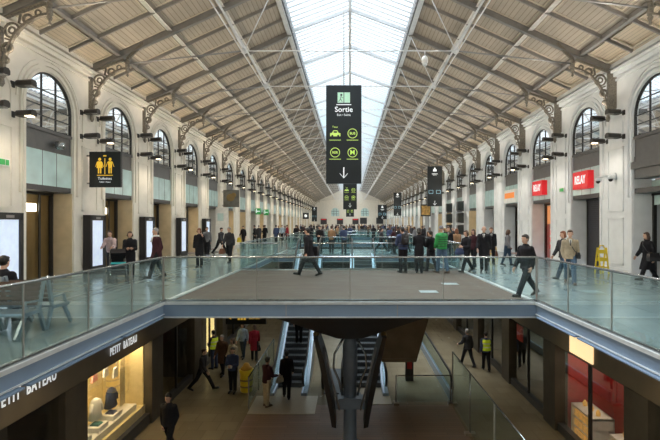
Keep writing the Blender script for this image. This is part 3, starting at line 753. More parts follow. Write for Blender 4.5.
# ------------------------------------------------------------------ lower shopfronts
SX=6.5
def text_on_side(body,size,sg,x,y,z,m,parent,**k):
    # reads correctly from the void: faces -sg in x
    return text(body,size,(x,y,z),(PI/2,0,-sg*PI/2),m,parent,**k)
def two_words(c,size,z,t):
    text_on_side('PETIT',size,-1,.09,c-.06,z,M['signwhite'],t,ext=.006,bold=.005,sx=.62,space=1.2,align='RIGHT')
    text_on_side('BATEAU',size,-1,.09,c+.10,z,M['signwhite'],t,ext=.006,bold=.005,sx=.62,space=1.2,align='LEFT')
for sg,nm in ((-1,'left'),(1,'right')):
    # back walls of the shops, floor to ceiling
    b=MB(); x0,x1=sorted((sg*9.2,sg*9.5)); b.box(x0,x1,Y_BACK,70,LOW,-.55); struct(b.build('wall_lower_'+nm,M['shoppost']),'dark rear wall of the shops on the %s of the lower concourse'%nm)
def shopfront(sg, y0, y1, label, kind):
    t=thing('shopfront',label,'shopfront',(sg*SX,y0,LOW)); L=y1-y0; S=lambda a,b_: sorted((sg*a,sg*b_))
    def bx(nm,m,a,c,u0,u1,z0,z1,par=None):
        b=MB(); q=S(a,c); b.box(q[0],q[1],u0,u1,z0,z1); return b.build(nm,m,par or t)
    bx('sign_band',M['signband'],-.05,.25,0,L,2.68,4.0)
    for u in (0,L-.42): bx('pillar',M['shoppost'],-.08,.34,u,u+.42,0,2.68)
    bx('plinth',M['dark'],0,.2,.42,L-.42,0,.25 if kind!='lit' else .34)
    bx('partition',M['shoppost'],.3,2.6,0,.08,0,4.0)
    b=MB(); x=sg*.08; b.quad((x,.42,.25),(x,L-.42,.25),(x,L-.42,2.68),(x,.42,2.68)); b.build('glass_pane',M['shopglass'],t)
    for u in ([L/2] if kind!='lit' else []): bx('mullion',M['black'],.04,.12,u-.04,u+.04,.25,2.68)
    bx('glazing_frame',M['black'],.03,.13,.42,L-.42,2.62,2.68)
    return t,bx,L
t,bx,L=shopfront(-1,4.9,10.35,'near left shopfront with white shop name over dark glass','dark')
two_words(3.72,.34,3.2,t)
bx('interior_panel',M['brick'],.9,1.0,3.2,4.6,0,2.6); bx('back_panel',M['bulk'],1.6,1.7,.3,5.4,0,2.6)
t,bx,L=shopfront(-1,10.35,14.7,'lit left shopfront with yellow window of children\'s clothes','lit')
two_words(2.0,.30,3.03,t)
cream=mat('shop_cream_wall',(.80,.68,.38),.6)
bx('back_wall',cream,1.5,1.6,.2,L-.2,0,2.68); bx('side_wall',cream,.2,1.5,L-.46,L-.40,.3,2.68); bx('window_stage',cream,.15,1.5,.42,L-.42,.3,.62)
bx('display_step',M['white'],.25,.75,.5,L-.8,.62,.80)
bx('lamp_strip',M['lit'],.25,.45,.5,L-.5,2.60,2.64)
bx('drape',mat('teal_drape',(.05,.13,.14),.7),1.42,1.5,.5,2.2,.65,1.5); bx('hanging_panel',cream,.5,.53,3.05,3.35,.9,2.6)
l=bpy.data.lights.new('shop_light','AREA'); l.energy=42; l.color=(1,.76,.42); l.shape='RECTANGLE'; l.size=.3; l.size_y=3.2; o=bpy.data.objects.new('shop_light',l); COL.objects.link(o); o.location=(-SX-.5,12.65,LOW+2.58); o.rotation_euler=(0,-.25,0)
pad={'white':M['white'],'teal':mat('cloth_teal',(.06,.22,.22),.8),'pink':mat('cloth_coral',(.75,.30,.22),.8),'navy':mat('cloth_navy',(.03,.05,.12),.8)}
for k,(y,c,lab) in enumerate(((11.5,'teal','nearest of the three'),(12.3,'white','middle one of the three'),(13.1,'navy','farthest of the three'))):
    m=thing('dress_form','headless child dress form in the lit shop window, '+lab,'dress form',(-SX-.62,y,LOW+.62))
    b=MB(); b.lathe([(.12,0),(.12,.02),(.015,.04),(.015,.45)],n=10); b.build('stand',M['steel'],m)
    b=MB(); b.loft([[(math.cos(a*PI/5)*rx,math.sin(a*PI/5)*rx*1.5,z) for a in range(10)] for rx,z in ((.16,.42),(.13,.62),(.12,.8),(.10,.92),(.04,.98))]); b.tube([(0,.17,.88),(.03,.26,.7),(.05,.27,.55)],[.05,.045,.035],8); b.tube([(0,-.17,.88),(.03,-.26,.7),(.05,-.27,.55)],[.05,.045,.035],8); b.build('garment',pad[c],m)
for k,(y,lab) in enumerate(((11.35,'nearest'),(12.15,'middle'),(12.9,'farthest'))):
    m=thing('gift_box','white display box with folded clothes on the lit shop step, %s of the three'%lab,'box',(-SX-.5,y,LOW+.80))
    b=MB(); b.box(-.2,.2,-.24,.24,0,.14); b.build('carton',M['white'],m); b=MB(); b.loft([[(-.13,-.12,.14),(.13,-.14,.14),(.12,.13,.14),(-.12,.12,.14)],[(-.1,-.1,.18),(.1,-.1,.19),(.09,.1,.18),(-.1,.09,.19)]],smooth=False); b.build('folded_clothes',pad['navy' if k!=1 else 'teal'],m)
for k,(y,z,c) in enumerate(((11.3,2.0,'pink'),(11.95,2.15,'pink'),(12.5,2.1,'white'),(13.0,1.9,'white'))):
    b=MB(); b.tube([(0,0,.35),(0,0,2.6-z)],.006,5); b.loft([[(.02*s,.02+0,0) for s in (-1,1)]+[(.02*s,-.16,-.0) for s in (1,-1)],[(.03*s,.04,-.28) for s in (-1,1)]+[(.03*s,-.2,-.28) for s in (1,-1)]],smooth=False)
    b.v=[(x,yy,zz if zz>.3 else zz+.35) for x,yy,zz in b.v]
    tag(b.build('hanging_garment',pad[c],None,None,(-SX-.40,y,LOW+z)),'small %s garment hanging in the lit shop window, %s from the near end'%({'pink':'coral','white':'white'}[c],ORD[k]),'garment')
for k,(y0,y1) in enumerate(((14.7,18.6),(18.6,22.6),(22.6,27),(27,33),(33,40),(40,50))):
    t,bx,L=shopfront(-1,y0,y1,'dark shopfront on the left of the lower concourse, %s past the lit window'%ORD[k],'dark')
    bx('back_panel',M['bulk'],1.6,1.7,.3,L-.3,0,2.6)
    if k==1: bx('lit_recess',mat('lit_yellow_recess',(.9,.75,.3),.5,emit=(1,.78,.32),estr=1.0),.13,.16,L-2.2,L-1.1,.5,2.68)
t,bx,L=shopfront(1,5.0,9.9,'near right shopfront with dark reflecting glass','dark'); bx('back_panel',M['bulk'],1.5,1.6,.3,L-.3,0,2.6)
t,bx,L=shopfront(1,9.9,14.2,'right shopfront with red interior and lit cream sign','red')
bx('back_wall',M['redwall'],1.7,1.8,.2,L-.2,0,2.68); bx('side_wall',M['redwall'],.3,1.7,L-.5,L-.45,0,2.68)
bx('lit_sign',mat('lit_cream_sign',(.9,.7,.42),.5,emit=(1,.72,.38),estr=.75),-.09,-.05,1.75,2.95,2.75,3.35)
bx('lamp_strip',M['litcool'],.9,1.0,.6,L-.6,2.60,2.64)
l=bpy.data.lights.new('shop_light','AREA'); l.energy=14; l.color=(1,.8,.6); l.shape='RECTANGLE'; l.size=.3; l.size_y=3; o=bpy.data.objects.new('shop_light',l); COL.objects.link(o); o.location=(SX+.6,12,LOW+2.58)
goldm=mat('gold_packets',(.75,.40,.08),.35,scale=9,var=.5,emit=(1,.55,.15),estr=.25)
for k,(y0,y1,lab) in enumerate(((12.3,13.5,'farther'),(10.4,11.5,'nearer'))):
    c=thing('display_counter','white display counter with gold packets, %s one of two in the red shop'%lab,'counter',(SX+.28,y0,LOW)); L2=y1-y0
    b=MB(); b.box(0,.62,0,L2,.06,.12); b.box(0,.62,0,L2,.95,1.0); b.box(.58,.62,0,L2,.06,1.0); b.box(0,.62,0,.04,.06,1); b.box(0,.62,L2-.04,L2,.06,1)
    for z in (.38,.66): b.box(0.02,.6,0,L2,z-.015,z+.015)
    b.build('cabinet',M['white'],c)
    for r_,z in enumerate((.12,.395,.675)):
        for q in range(5): b=MB(); b.box(.04,.3,.08+q*(L2-.16)/5,.08+q*(L2-.16)/5+(L2-.16)/5*.8,z,z+.19); b.build('packet',goldm,c)
    for q in range(3): b=MB(); b.lathe([(.06,0),(.07,.08),(.04,.14),(.02,.17)],(.3,.25+q*L2/3.4,1.0),8); b.build('jar',goldm,c)
for k,(y0,y1) in enumerate(((14.2,18.2),(18.2,22.5),(22.5,27),(27,33),(33,40),(40,50))):
    t,bx,L=shopfront(1,y0,y1,'dark shopfront on the right of the lower concourse, %s past the red shop'%ORD[k],'dark')
    bx('back_panel',M['bulk'] if k!=1 else M['shoppost'],1.6,1.7,.3,L-.3,0,2.6)
    if k==0: bx('red_notice',M['redwall'],.13,.16,L-1.3,L-.7,1.9,2.5)
# downlights below the galleries
def make_down():
    t=thing('downlight','downlight','lamp'); b=MB(); b.lathe([(.10,0),(.13,-.02),(.13,-.04),(.09,-.04)],n=12); b.build('rim',M['fascia2'],t)
    b=MB(); b.lathe([(.085,-.03),(.085,-.045)],n=12); b.build('lens',M['lens'],t); return t
DL=make_down()
for sg,nm in ((-1,'left'),(1,'right')):
    for k in range(12):
        y=4.3+k*4.4; 
        place(DL,(sg*5.5,y,-.55),0,'round downlight in the dark ceiling below the %s gallery, %s'%(nm,(ORD[k]+' from the camera') if k<6 else 'farther than the sixth'),None if k<6 else 'distant downlights %s'%nm)
        l=bpy.data.lights.new('downlight_beam','SPOT'); l.energy=34 if k<8 else 26; l.color=(1,.80,.50); l.spot_size=2.2; l.spot_blend=.7; l.shadow_soft_size=.08
        o=bpy.data.objects.new('downlight_beam',l); COL.objects.link(o); o.location=(sg*5.5,y,-.62)
# hanging direction sign of the lower level
t=thing('direction_sign','black hanging sign with arrow and yellow pictograms in the lower concourse','sign',(-3.85,16.3,-1.55))
b=MB(); b.box(-.74,.74,-.04,.04,-.24,.22); b.build('sign_board',M['signblack'],t)
b=MB(); b.tube([(-.5,0,.2),(-.5,0,1.26)],.012,6); b.tube([(.5,0,.2),(.5,0,1.26)],.012,6); b.build('hanger_rod',M['steel'],t)
b=MB(); b.box(-.60,-.44,-.05,-.042,-.015,.015); b.prism([(-.64,0),(-.54,.07),(-.54,-.07)],'y',-.05,-.042); b.build('arrow',M['signyellow'],t)
b=MB(); b.box(-.30,-.22,-.05,-.042,-.08,.08); b.box(-.19,-.11,-.05,-.042,-.08,.03); b.ell((-.15,-.046,.07),(.035,.004,.035)); b.box(-.08,.0,-.05,-.042,-.08,.08); b.build('pictogram',M['signyellow'],t)
text('Sortie',.17,(.32,-.045,0),(PI/2,0,0),M['signyellow'],t)
# yellow bin, fire post
t=thing('litter_bin','yellow round bin with a sack beside the foot of the left escalator','bin',(-4.0,17.0,LOW))
b=MB(); b.lathe([(.20,0),(.23,.04),(.26,.75),(.28,.78),(.28,.84),(.24,.86)],n=18); b.build('drum',M['yellow'],t)
b=MB(); b.lathe([(.22,.84),(.23,.90),(.14,.97),(.09,1.08),(.03,1.10)],n=12); b.build('sack',mat('amber_sack',(.55,.30,.03),.6),t)
b=MB(); 
for z in (.2,.45): b.lathe([(.238+z*.05,z),(.25+z*.05,z+.03),(.24+z*.05,z+.06)],n=18)
b.build('hoop',M['gold'],t)
t=thing('service_post','short black post with red panel beyond the low glass barrier','post',(2.45,18.2,LOW))
b=MB(); b.loft([[(-.16,-.1,z),(.16,-.1,z),(.16,.1,z),(-.16,.1,z)] for z in (0,1.3)],smooth=False); b.lathe([(.14,1.3),(.12,1.4),(.03,1.45)],n=10); b.build('housing',M['black'],t)
b=MB(); b.box(-.10,.10,-.115,-.10,.5,1.05); b.build('red_panel',M['redwall'],t)

# ------------------------------------------------------------------ big hanging signs
def wayfinding(label, y, x=0.0, w=1.71, z0=3.85, z1=8.6, full=True, palette='g', ztop=12.2, group=None):
    h=z1-z0; t=thing('hanging_sign',label,'sign',(x,y,z0),0,group)
    b=MB(); b.box(-w/2,w/2,-.07,.07,0,h); b.build('sign_board',M['signblack'],t)
    b=MB(); 
    for dx in ((-.02,.02) if full else (-w*.4,w*.4)): b.tube([(dx,0,h-.05),(dx,0,ztop-z0)],.012,5)
    b.build('hanger_rod',M['steel'],t)
    yf=-.078; g=M['signgreen'] if palette=='g' else M['signblue']
    k=w/1.71
    if full:
        b=MB(); b.box(-.30*k,-.01,yf,-.07,h-.85*k,h-.35*k); b.box(.02,.30*k,yf,-.07,h-.85*k,h-.35*k); b.build('exit_pictogram',M['signpale'],t)
        b=MB(); b.ell((-.12*k,yf,h-.47*k),(.05,.008,.05)); b.bar((-.13*k,yf,h-.52*k),(-.17*k,yf,h-.68*k),.02,.07*k,up=(0,1,0)); b.bar((-.16*k,yf,h-.66*k),(-.25*k,yf,h-.80*k),.02,.04*k,up=(0,1,0)); b.bar((-.17*k,yf,h-.66*k),(-.07*k,yf,h-.80*k),.02,.04*k,up=(0,1,0)); b.bar((-.14*k,yf,h-.55*k),(-.04*k,yf,h-.62*k),.02,.03*k,up=(0,1,0)); b.build('running_figure',M['signblack'],t)
        b=MB(); b.box(-.36*k,.36*k,yf,-.07,h-.96*k,h-.92*k); b.build('white_rule',M['signwhite'],t)
        text('Sortie',.36*k,(0,yf,h-1.18*k),(PI/2,0,0),M['signwhite'],t,bold=.004)
        text('Exit • Salida',.14*k,(0,yf,h-1.44*k),(PI/2,0,0),M['signwhite'],t)
        text('Taxis',.13*k,(-.42*k,yf,h-2.02*k),(PI/2,0,0),g,t)
        b=MB(); zc=h-2.35*k; b.box(-.66*k,-.16*k,yf,-.07,zc-.12*k,zc+.04*k); b.prism([(-.58*k,zc+.04*k),(-.50*k,zc+.17*k),(-.32*k,zc+.17*k),(-.24*k,zc+.04*k)],'y',yf,-.07); b.build('taxi_pictogram',g,t)
        b=MB(); 
        for dx in (-.55,-.27): b.ell((dx*k,yf-.003,zc-.1*k),(.05*k,.006,.05*k))
        b.box(-.49*k,-.33*k,yf-.004,-.072,zc+.05*k,zc+.13*k); b.build('taxi_detail',M['signblack'],t)
        for cx,cz,tx in ((.42,-2.33,'BUS'),(-.42,-3.25,'RER'),(.42,-3.25,'M')):
            b=MB(); 
            pts=[(cx*k+.22*k*math.cos(a*PI/12),yf,h+cz*k+.22*k*math.sin(a*PI/12)) for a in range(25)]
            b.tube(pts,.018*k,4,caps=False); b.build('ring',g,t)
            text(tx,(.16 if len(tx)>1 else .32)*k,(cx*k,yf,h+cz*k),(PI/2,0,0),g,t,bold=.006)
        b=MB()
        for cx,cz in ((-.42,-2.65),(.42,-2.65),(-.42,-3.57),(.42,-3.57)): b.box((cx-.28)*k,(cx+.28)*k,yf,-.07,h+cz*k-.015*k,h+cz*k+.015*k)
        b.build('underline',g,t)
    else:
        b=MB(); b.box(-.20*k,.20*k,yf,-.07,h-.60*k,h-.35*k); b.ell((0,yf,h-.25*k),(.1*k,.008,.1*k)); b.build('pictogram',M['signwhite'],t)
        b=MB(); b.box(-.34*k,.34*k,yf,-.07,h-.92*k,h-.86*k); b.box(-.22*k,.22*k,yf,-.07,h-1.04*k,h-1.0*k); b.build('pale_rule',M['signwhite'],t)
        for i,(cx,tx) in enumerate(((-.45,'27'),(.42,'28'))):
            b=MB(); zz=h*.36; b.box((cx-.22)*k,(cx+.22)*k,yf,-.07,zz-.2*k,zz-.17*k); b.box((cx-.22)*k,(cx+.22)*k,yf,-.07,zz+.17*k,zz+.2*k); b.box((cx-.25)*k,(cx-.22)*k,yf,-.07,zz-.2*k,zz+.2*k); b.box((cx+.22)*k,(cx+.25)*k,yf,-.07,zz-.2*k,zz+.2*k); b.build('number_frame',M['signblue'],t)
    zc=.52*k if full else .38*k
    b=MB(); b.box(-.025*k,.025*k,yf,-.07,zc-.22*k,zc+.27*k)
    for s in (-1,1): b.bar((0,yf,zc-.25*k),(s*.19*k,yf,zc-.03*k),.02,.05*k,up=(0,1,0))
    b.build('arrow',M['signwhite'],t)
    return t
wayfinding('big black exit sign with green pictograms hanging in the middle of the hall',21.3,x=-.3)
wayfinding('smaller looking black exit sign hanging below and behind the big one',55.0,z0=3.65,z1=8.4)
wayfinding('black exit sign hanging farthest down the centre line of the hall',95.0,z0=3.3,z1=7.8)
wayfinding('black platform sign with pale blue numbers hanging on the right',40.8,7.85,1.35,3.5,7.2,False,'b',8.9)
wayfinding('black sign hanging on the right behind the platform sign',76,8.2,1.35,3.2,7.2,False,'b',8.8)
wayfinding('dark sign hanging far down the hall right of the centre line',64,4.7,1.3,2.5,4.6,False,'b',9.9)
wayfinding('tall dark sign on the far left beside the end wall',100,-8.1,1.2,2.3,5.6,False,'b',8.8)
def bracket_sign(name,label,cat,sg,W,y,z0,z1,w,m):
    x=sg*(W-w/2-.12); t=thing(name,label,cat,(x,y,z0)); h=z1-z0
    b=MB(); b.box(-w/2,w/2,-.06,.06,0,h); b.build('sign_board',m,t)
    b=MB(); 
    for z in (.15,h-.15): xx=sg*w/2; b.box(min(xx,xx+sg*.14),max(xx,xx+sg*.14),-.03,.03,z-.03,z+.03)
    b.build('wall_bracket',M['steel'],t); return t,h
t,h=bracket_sign('toilet_sign','black sign with yellow figures reading Toilettes on the left wall','sign',-1,W_L,16.9,3.32,4.68,1.2,M['signblack'])
def figure(b,cx,cz,s,skirt):
    b.ell((cx,-.064,cz+.32*s),(.065*s,.01,.065*s)); 
    b.prism([(cx-.09*s,cz+.23*s),(cx+.09*s,cz+.23*s),(cx+(.13 if skirt else .07)*s,cz-.05*s),(cx-(.13 if skirt else .07)*s,cz-.05*s)],'y',-.07,-.06)
    for q in (-1,1): b.box(cx+q*.045*s-.025*s,cx+q*.045*s+.025*s,-.07,-.06,cz-.28*s,cz-.04*s); b.bar((cx+q*.1*s,-.065,cz+.2*s),(cx+q*.17*s,-.065,cz),.01,.04*s,up=(0,1,0))
b=MB(); figure(b,-.2,.78,.9,True); figure(b,.2,.78,.9,False); b.box(-.012,.012,-.07,-.06,.5,1.1); b.build('pictogram',M['signyellow'],t)
b=MB(); b.box(-.3,.3,-.07,-.06,.44,.47); b.box(-.06,.06,-.07,-.06,1.18,1.22); b.build('yellow_rule',M['signyellow'],t)
text('Toilettes',.15,(0,-.066,.33),(PI/2,0,0),M['signwhite'],t); text('Toilets • Aseos',.07,(0,-.066,.2),(PI/2,0,0),M['signwhite'],t)
t,h=bracket_sign('projecting_sign','grey projecting sign with a gold blot on the left wall','sign',-1,W_L,34.7,3.2,4.55,1.25,mat('sign_grey_gold',(.16,.15,.13),.3,scale=2,var=.4))
b=MB(); b.ell((-.05,-.06,.75),(.33,.02,.3)); b.ell((.2,-.06,.95),(.2,.02,.18)); b.build('gold_blot',M['gold'],t)
t,h=bracket_sign('projecting_sign','small black projecting sign far down the left wall','sign',-1,W_L,93,2.8,4.1,1.25,M['signblack'])
b=MB(); b.ell((0,-.06,.65),(.3,.02,.3)); b.build('white_disc',M['signwhite'],t)
for y,lab in ((46.5,'nearer'),(51,'farther')):
    t,h=bracket_sign('green_sign','small lit green projecting sign on the left wall, %s of the two'%lab,'sign',-1,W_L,y,2.85,3.5,.55,M['green'])
    b=MB(); b.box(-.2,.2,-.07,-.06,.3,.38); b.box(-.2,-.12,-.07,-.06,.15,.6); b.build('white_mark',M['signwhite'],t)
# exit plates
for sg,W,y,z,lab in ((-1,W_L,12.75,3.72,'left'),(1,W_R,21.3,3.55,'right')):
    t=thing('exit_plate','small green and white exit plate on the %s wall'%lab,'sign',(sg*W,y,z)); 
    b=MB(); x0,x1=sorted((0,-sg*.06)); b.box(x0,x1,-.24,.24,-.11,.11); b.build('plate',M['white'],t)
    b=MB(); x0,x1=sorted((-sg*.06,-sg*.068)); b.box(x0,x1,-.2,.05,-.08,.08); b.box(x0,x1,.08,.2,-.08,.08); b.build('green_field',M['green'],t)
# RELAY signs
for y,lab in ((19.26,'nearer'),(23.68,'farther')):
    t=thing('shop_sign','red shop sign with white RELAY lettering, %s of the two on the right wall'%lab,'sign',(W_R-.02,y,3.82))
    b=MB(); b.box(-.22,.12,-.62,.62,-.38,.38); b.build('sign_box',M['red'],t)
    text('RELAY',.50,(-.225,0,.0),(PI/2,0,-PI/2),M['signwhite'],t,ext=.006,bold=.012,sx=.62)
t=thing('shop_sign','white shop sign with orange bar on the right wall beyond the red signs','sign',(W_R-.02,28.1,3.65))
b=MB(); b.box(-.10,.12,-.95,.95,-.42,.42); b.build('sign_box',M['white'],t); b=MB(); b.box(-.12,-.10,-.8,.8,-.12,.22); b.build('orange_bar',M['orange'],t)
# stacked departure monitors on right piers
for i,(y,lab) in enumerate(((39.15,'nearer'),(43.57,'farther'))):
    for k,zl in enumerate(('bottom','middle','top')):
        t=thing('departure_monitor','black departure monitor on a right pier, %s of three on the %s pier'%(zl,lab),'monitor',(W_R-.50,y,.9+k*1.05+.45))
        b=MB(); b.prism([(-.27,-.40),(.27,-.46),(.27,.46),(-.27,.40)],'y',-.25,.25); b.build('cabinet',M['dark'],t)
        b=MB(); b.box(-.22,.22,-.262,-.25,-.32,.32); b.build('display',mat('dim_display',(.05,.06,.06),.15),t)
        b=MB(); b.box(.25,.32,-.05,.05,-.05,.05); b.build('wall_arm',M['steel'],t)
t=thing('poster_stand','tall poster board with orange picture on two posts by the right wall','poster',(8.95,52,0))
b=MB(); b.tube([(-.35,0,0),(-.35,0,2.9)],.04,8); b.tube([(.35,0,0),(.35,0,2.9)],.04,8); b.build('post',M['dark'],t)
b=MB(); b.box(-.6,.6,-.05,.05,2.75,4.15); b.build('board',M['dark'],t)
b=MB(); b.box(-.5,.5,-.06,-.05,2.9,4.0); b.ell((0,-.055,3.4),(.3,.02,.22)); b.build('picture',mat('poster_orange',(.7,.38,.12),.5,scale=3,var=.6),t)
# posters and red lit signs on the end wall
for x,lab in ((-7.6,'leftmost'),(-2.9,'second from left'),(1.6,'third from left')):
    t=thing('platform_board','red and white lit board on the distant end wall, '+lab,'sign',(x,Y_END-.1,3.0)); b=MB(); b.box(-.9,.9,-.1,.1,-1.4,.2); b.build('panel',M['dark'],t); b=MB(); b.box(-.7,.7,-.14,-.1,-.15,.12); b.build('red_strip',M['red'],t)
for x,lab in ((3.9,'left'),(8.6,'right')):
    t=thing('framed_poster','dark poster on the distant end wall below the right arch, %s one'%lab,'poster',(x,Y_END-.1,2.6)); b=MB(); b.box(-1,1,-.08,.1,-.9,.9); b.build('panel',M['dark'],t)
# cameras
t=thing('dome_camera','white dome camera hanging from the roof tie on the right','camera',(2.9,17.05,8.62))
b=MB(); b.tube([(0,0,0),(0,0,-.22)],.02,6); b.build('stem',M['bright_rod'],t); b=MB(); b.lathe([(.05,-.2),(.11,-.25),(.13,-.45),(.05,-.5)],n=12); b.build('housing',M['white'],t); b=MB(); b.ell((0,0,-.5),(.10,.10,.11)); b.build('dome',M['fascia2'],t)
for z,y,sg,W,lab in ((3.75,17.05,1,W_R,'pair of small cameras on a bracket on the right wall'),(4.62,15.1,-1,W_L,'small round camera on the grey panel of the first left bay')):
    t=thing('security_camera',lab,'camera',(sg*W,y,z)); s=-sg
    off=0 if sg>0 else 0
    if sg>0:
        b=MB(); b.box(-.5,-.04,-.04,.04,-.03,.05); b.box(-.10,-.04,-.1,.1,-.12,.12); b.tube([(-.45,-.45,0),(-.45,.45,0)],.035,8); b.build('arm',M['fascia2'],t)
        for y_ in (-.42,.42): b=MB(); b.lathe([(.03,0),(.10,-.04),(.11,-.13),(.05,-.15)],(-.45,y_,0),12); hh=b.build('housing',M['fascia2'],t); b=MB(); b.ell((-.45,y_,-.15),(.08,.08,.09)); b.build('dome',M['black'],hh)
    else:
        b=MB(); b.tube([(-.14,0,0),(.12,0,0)],.05,8); b.build('arm',M['steel'],t); b=MB(); b.lathe([(.06,.13),(.15,.1),(.15,-.1),(.08,-.16)],(.15,0,0),12); b.build('housing',M['rail'],t)

# ------------------------------------------------------------------ lit advertising kiosks along the left wall
def make_kiosk():
    t=thing('display_kiosk','kiosk','kiosk')
    b=MB(); b.box(0,.26,-.52,.52,0,.14); b.box(0,.22,-.5,.5,.14,2.22)
    for (u0,u1,z0,z1) in ((-.52,-.38,.1,2.25),(.38,.52,.1,2.25),(-.52,.52,2.05,2.25),(-.52,.52,.1,.3)): b.box(.0,.28,u0,u1,z0,z1)
    b.build('cabinet',M['black'],t)
    b=MB(); b.box(.22,.235,-.38,.38,.3,2.05); b.build('lit_screen',M['screen'],t)
    b=MB(); b.box(.28,.285,-.15,.15,2.10,2.18); b.build('name_plate',M['steel'],t)
    return t
KI=make_kiosk()
for i,p in enumerate(npz[:5]):
    place(KI,(-W_L+.07,p,0),0,'black advertising kiosk with lit screen on the left wall, %s from the camera'%ORD[i])

# ------------------------------------------------------------------ bench, yellow folding stands
def make_bench(x0,x1,yc,label):
    L=x1-x0; t=thing('slatted_bench',label,'bench',(x0,yc,0))
    for s in (-1,1):
        for k in range(5):
            z=.50+k*.085; y=s*(.10+(4-k)*.018)
            b=MB(); b.box(.06,L-.06,min(y,y+s*.025),max(y,y+s*.025),z,z+.062); b.build('back_slat',M['wood'],t)
        b=MB(); b.box(.02,L-.02,min(s*.17,s*.62),max(s*.17,s*.62),.40,.43); b.tube([(0.02,s*.62,.405),(L-.02,s*.62,.405)],.03,8); b.build('seat',M['benchmetal'],t)
        for k in range(3): y=s*(.63+.0*k)
    for x in (0.05,L*.33,L*.66,L-.05):
        b=MB()
        for s in (-1,1):
            b.bar((x,s*.04,.98),(x,s*.18,.42),.05,.06,up=(0,1,0)); b.bar((x,s*.16,.40),(x,s*.62,.38),.05,.05); b.bar((x,s*.50,.38),(x,s*.72,0.02),.05,.06,up=(0,1,0)); b.bar((x,s*.16,.40),(x,s*.02,.02),.05,.06,up=(0,1,0))
            b.bar((x,s*.17,.58),(x,s*.50,.60),.05,.03)
            b.bar((x,s*.50,.60),(x,s*.56,.42),.05,.03,up=(0,1,0))
        b.build('end_frame',M['benchmetal'],t)
    return t
make_bench(-7.85,-5.45,7.95,'double sided bench with wooden slat backs behind the left glass railing')
def a_stand(loc,rz,label):
    t=thing('caution_stand',label,'stand',loc,rz)
    for s in (-1,1):
        b=MB()
        for u in (-.17,.17): b.bar((u,s*.16,0),(u,s*.02,1.0),.05,.035,up=(0,1,0))
        for z in (.25,.55,.85): y=s*(.16-.14*z/1.0); b.bar((-.17,y,z),(.17,y,z),.03,.14 if z>.3 else .05)
        b.build('leaf',M['yellow'],t)
    b=MB(); b.tube([(-.1,0,.98),(-.08,0,1.08),(.08,0,1.08),(.1,0,.98)],.025,6); b.build('handle',M['yellow'],t)
    return t
a_stand((9.7,16.95,0),.15,'yellow folding stand by the right wall near the roller shutter')
a_stand((7.9,24.2,0),.9,'yellow folding stand behind the man with the brown briefcase')
# tall white board beside the people on the left
x,y,_=at(234,262); t=thing('notice_board','tall white free standing board on the left gallery','board',(-8.6,29.6,0)); b=MB(); b.box(-.42,.42,-.05,.05,.05,3.0); b.build('panel',M['white'],t); b=MB(); b.box(-.5,.5,-.25,.25,0,.05); b.build('base',M['rail'],t); b=MB(); b.box(-.3,.1,-.056,-.05,2.1,2.6); b.build('teal_label',M['teal'],t)
# ------------------------------------------------------------------ people
def remeshed(b, name, mats, voxel, smooth=2):
    me=b.mesh(name,mats); o=bpy.data.objects.new(name,me); COL.objects.link(o)
    m=o.modifiers.new('r','REMESH'); m.mode='VOXEL'; m.voxel_size=voxel; m.use_smooth_shade=True
    s=o.modifiers.new('s','SMOOTH'); s.iterations=smooth; s.factor=.5
    dg=bpy.context.evaluated_depsgraph_get(); out=bpy.data.meshes.new_from_object(o.evaluated_get(dg))
    bpy.data.objects.remove(o); out.materials.clear()
    for m_ in (mats if isinstance(mats,(list,tuple)) else [mats]): out.materials.append(m_)
    out.name=name; return out
def merge(me, b, mats):
    """append raw pieces (face, fingers) to a remeshed body: still one mesh"""
    bm=bmesh.new(); bm.from_mesh(me); me2=b.mesh('t',mats); bm.from_mesh(me2); bm.to_mesh(me); bm.free()
    me.materials.clear()
    for m_ in mats: me.materials.append(m_)
    me.polygons.foreach_set('use_smooth',[True]*len(me.polygons)); bpy.data.meshes.remove(me2); return me
def cloth(name,c,rough=.8): return mat('cloth_'+name,c,rough,scale=14,var=.15,spec=.2)
SKIN=[mat('skin_light',(.58,.36,.26),.55,scale=9,var=.06),mat('skin_tan',(.42,.25,.17),.55,scale=9,var=.06),mat('skin_dark',(.14,.07,.045),.5,scale=9,var=.06)]
EYE=mat('eye_white',(.75,.74,.72),.3); IRIS=mat('iris_dark',(.03,.02,.015),.2); LIP=mat('lip',(.42,.16,.13),.5)
HAIRC=dict(black=mat('hair_black',(.012,.010,.009),.5,scale=30,var=.4),brown=mat('hair_brown',(.07,.035,.02),.5,scale=30,var=.4),auburn=mat('hair_auburn',(.20,.07,.03),.5,scale=30,var=.4),grey=mat('hair_grey',(.30,.29,.28),.5,scale=30,var=.3),fair=mat('hair_fair',(.35,.22,.10),.5,scale=30,var=.3))
CL=dict(black=cloth('black',(.013,.013,.016)),navy=cloth('navy',(.013,.017,.03)),charcoal=cloth('charcoal',(.04,.04,.045)),burgundy=cloth('burgundy',(.05,.017,.022)),beige=cloth('beige',(.36,.30,.21)),tan=cloth('tan',(.30,.18,.10)),
  green=cloth('green',(.03,.26,.07),.5),jeans=cloth('jeans',(.07,.12,.19)),dark_jeans=cloth('dark_jeans',(.03,.05,.08)),khaki=cloth('khaki',(.38,.33,.23)),red=cloth('crimson',(.30,.02,.035)),white=cloth('white',(.70,.70,.68)),pink=cloth('pale_pink',(.55,.42,.42)),lightblue=cloth('light_blue',(.35,.45,.55)),
  grey=cloth('grey',(.16,.16,.17)),brown=cloth('brown',(.09,.05,.03)),hivis=mat('hi_vis_yellow',(.60,.75,.03),.6,emit=(.6,.8,.05),estr=.06),leather=mat('brown_leather',(.16,.06,.03),.4),shoe=mat('shoe_black',(.012,.011,.011),.3),shoe_brown=mat('shoe_brown',(.09,.05,.03),.4),blackleather=mat('black_leather',(.015,.014,.016),.35))
R=math.radians
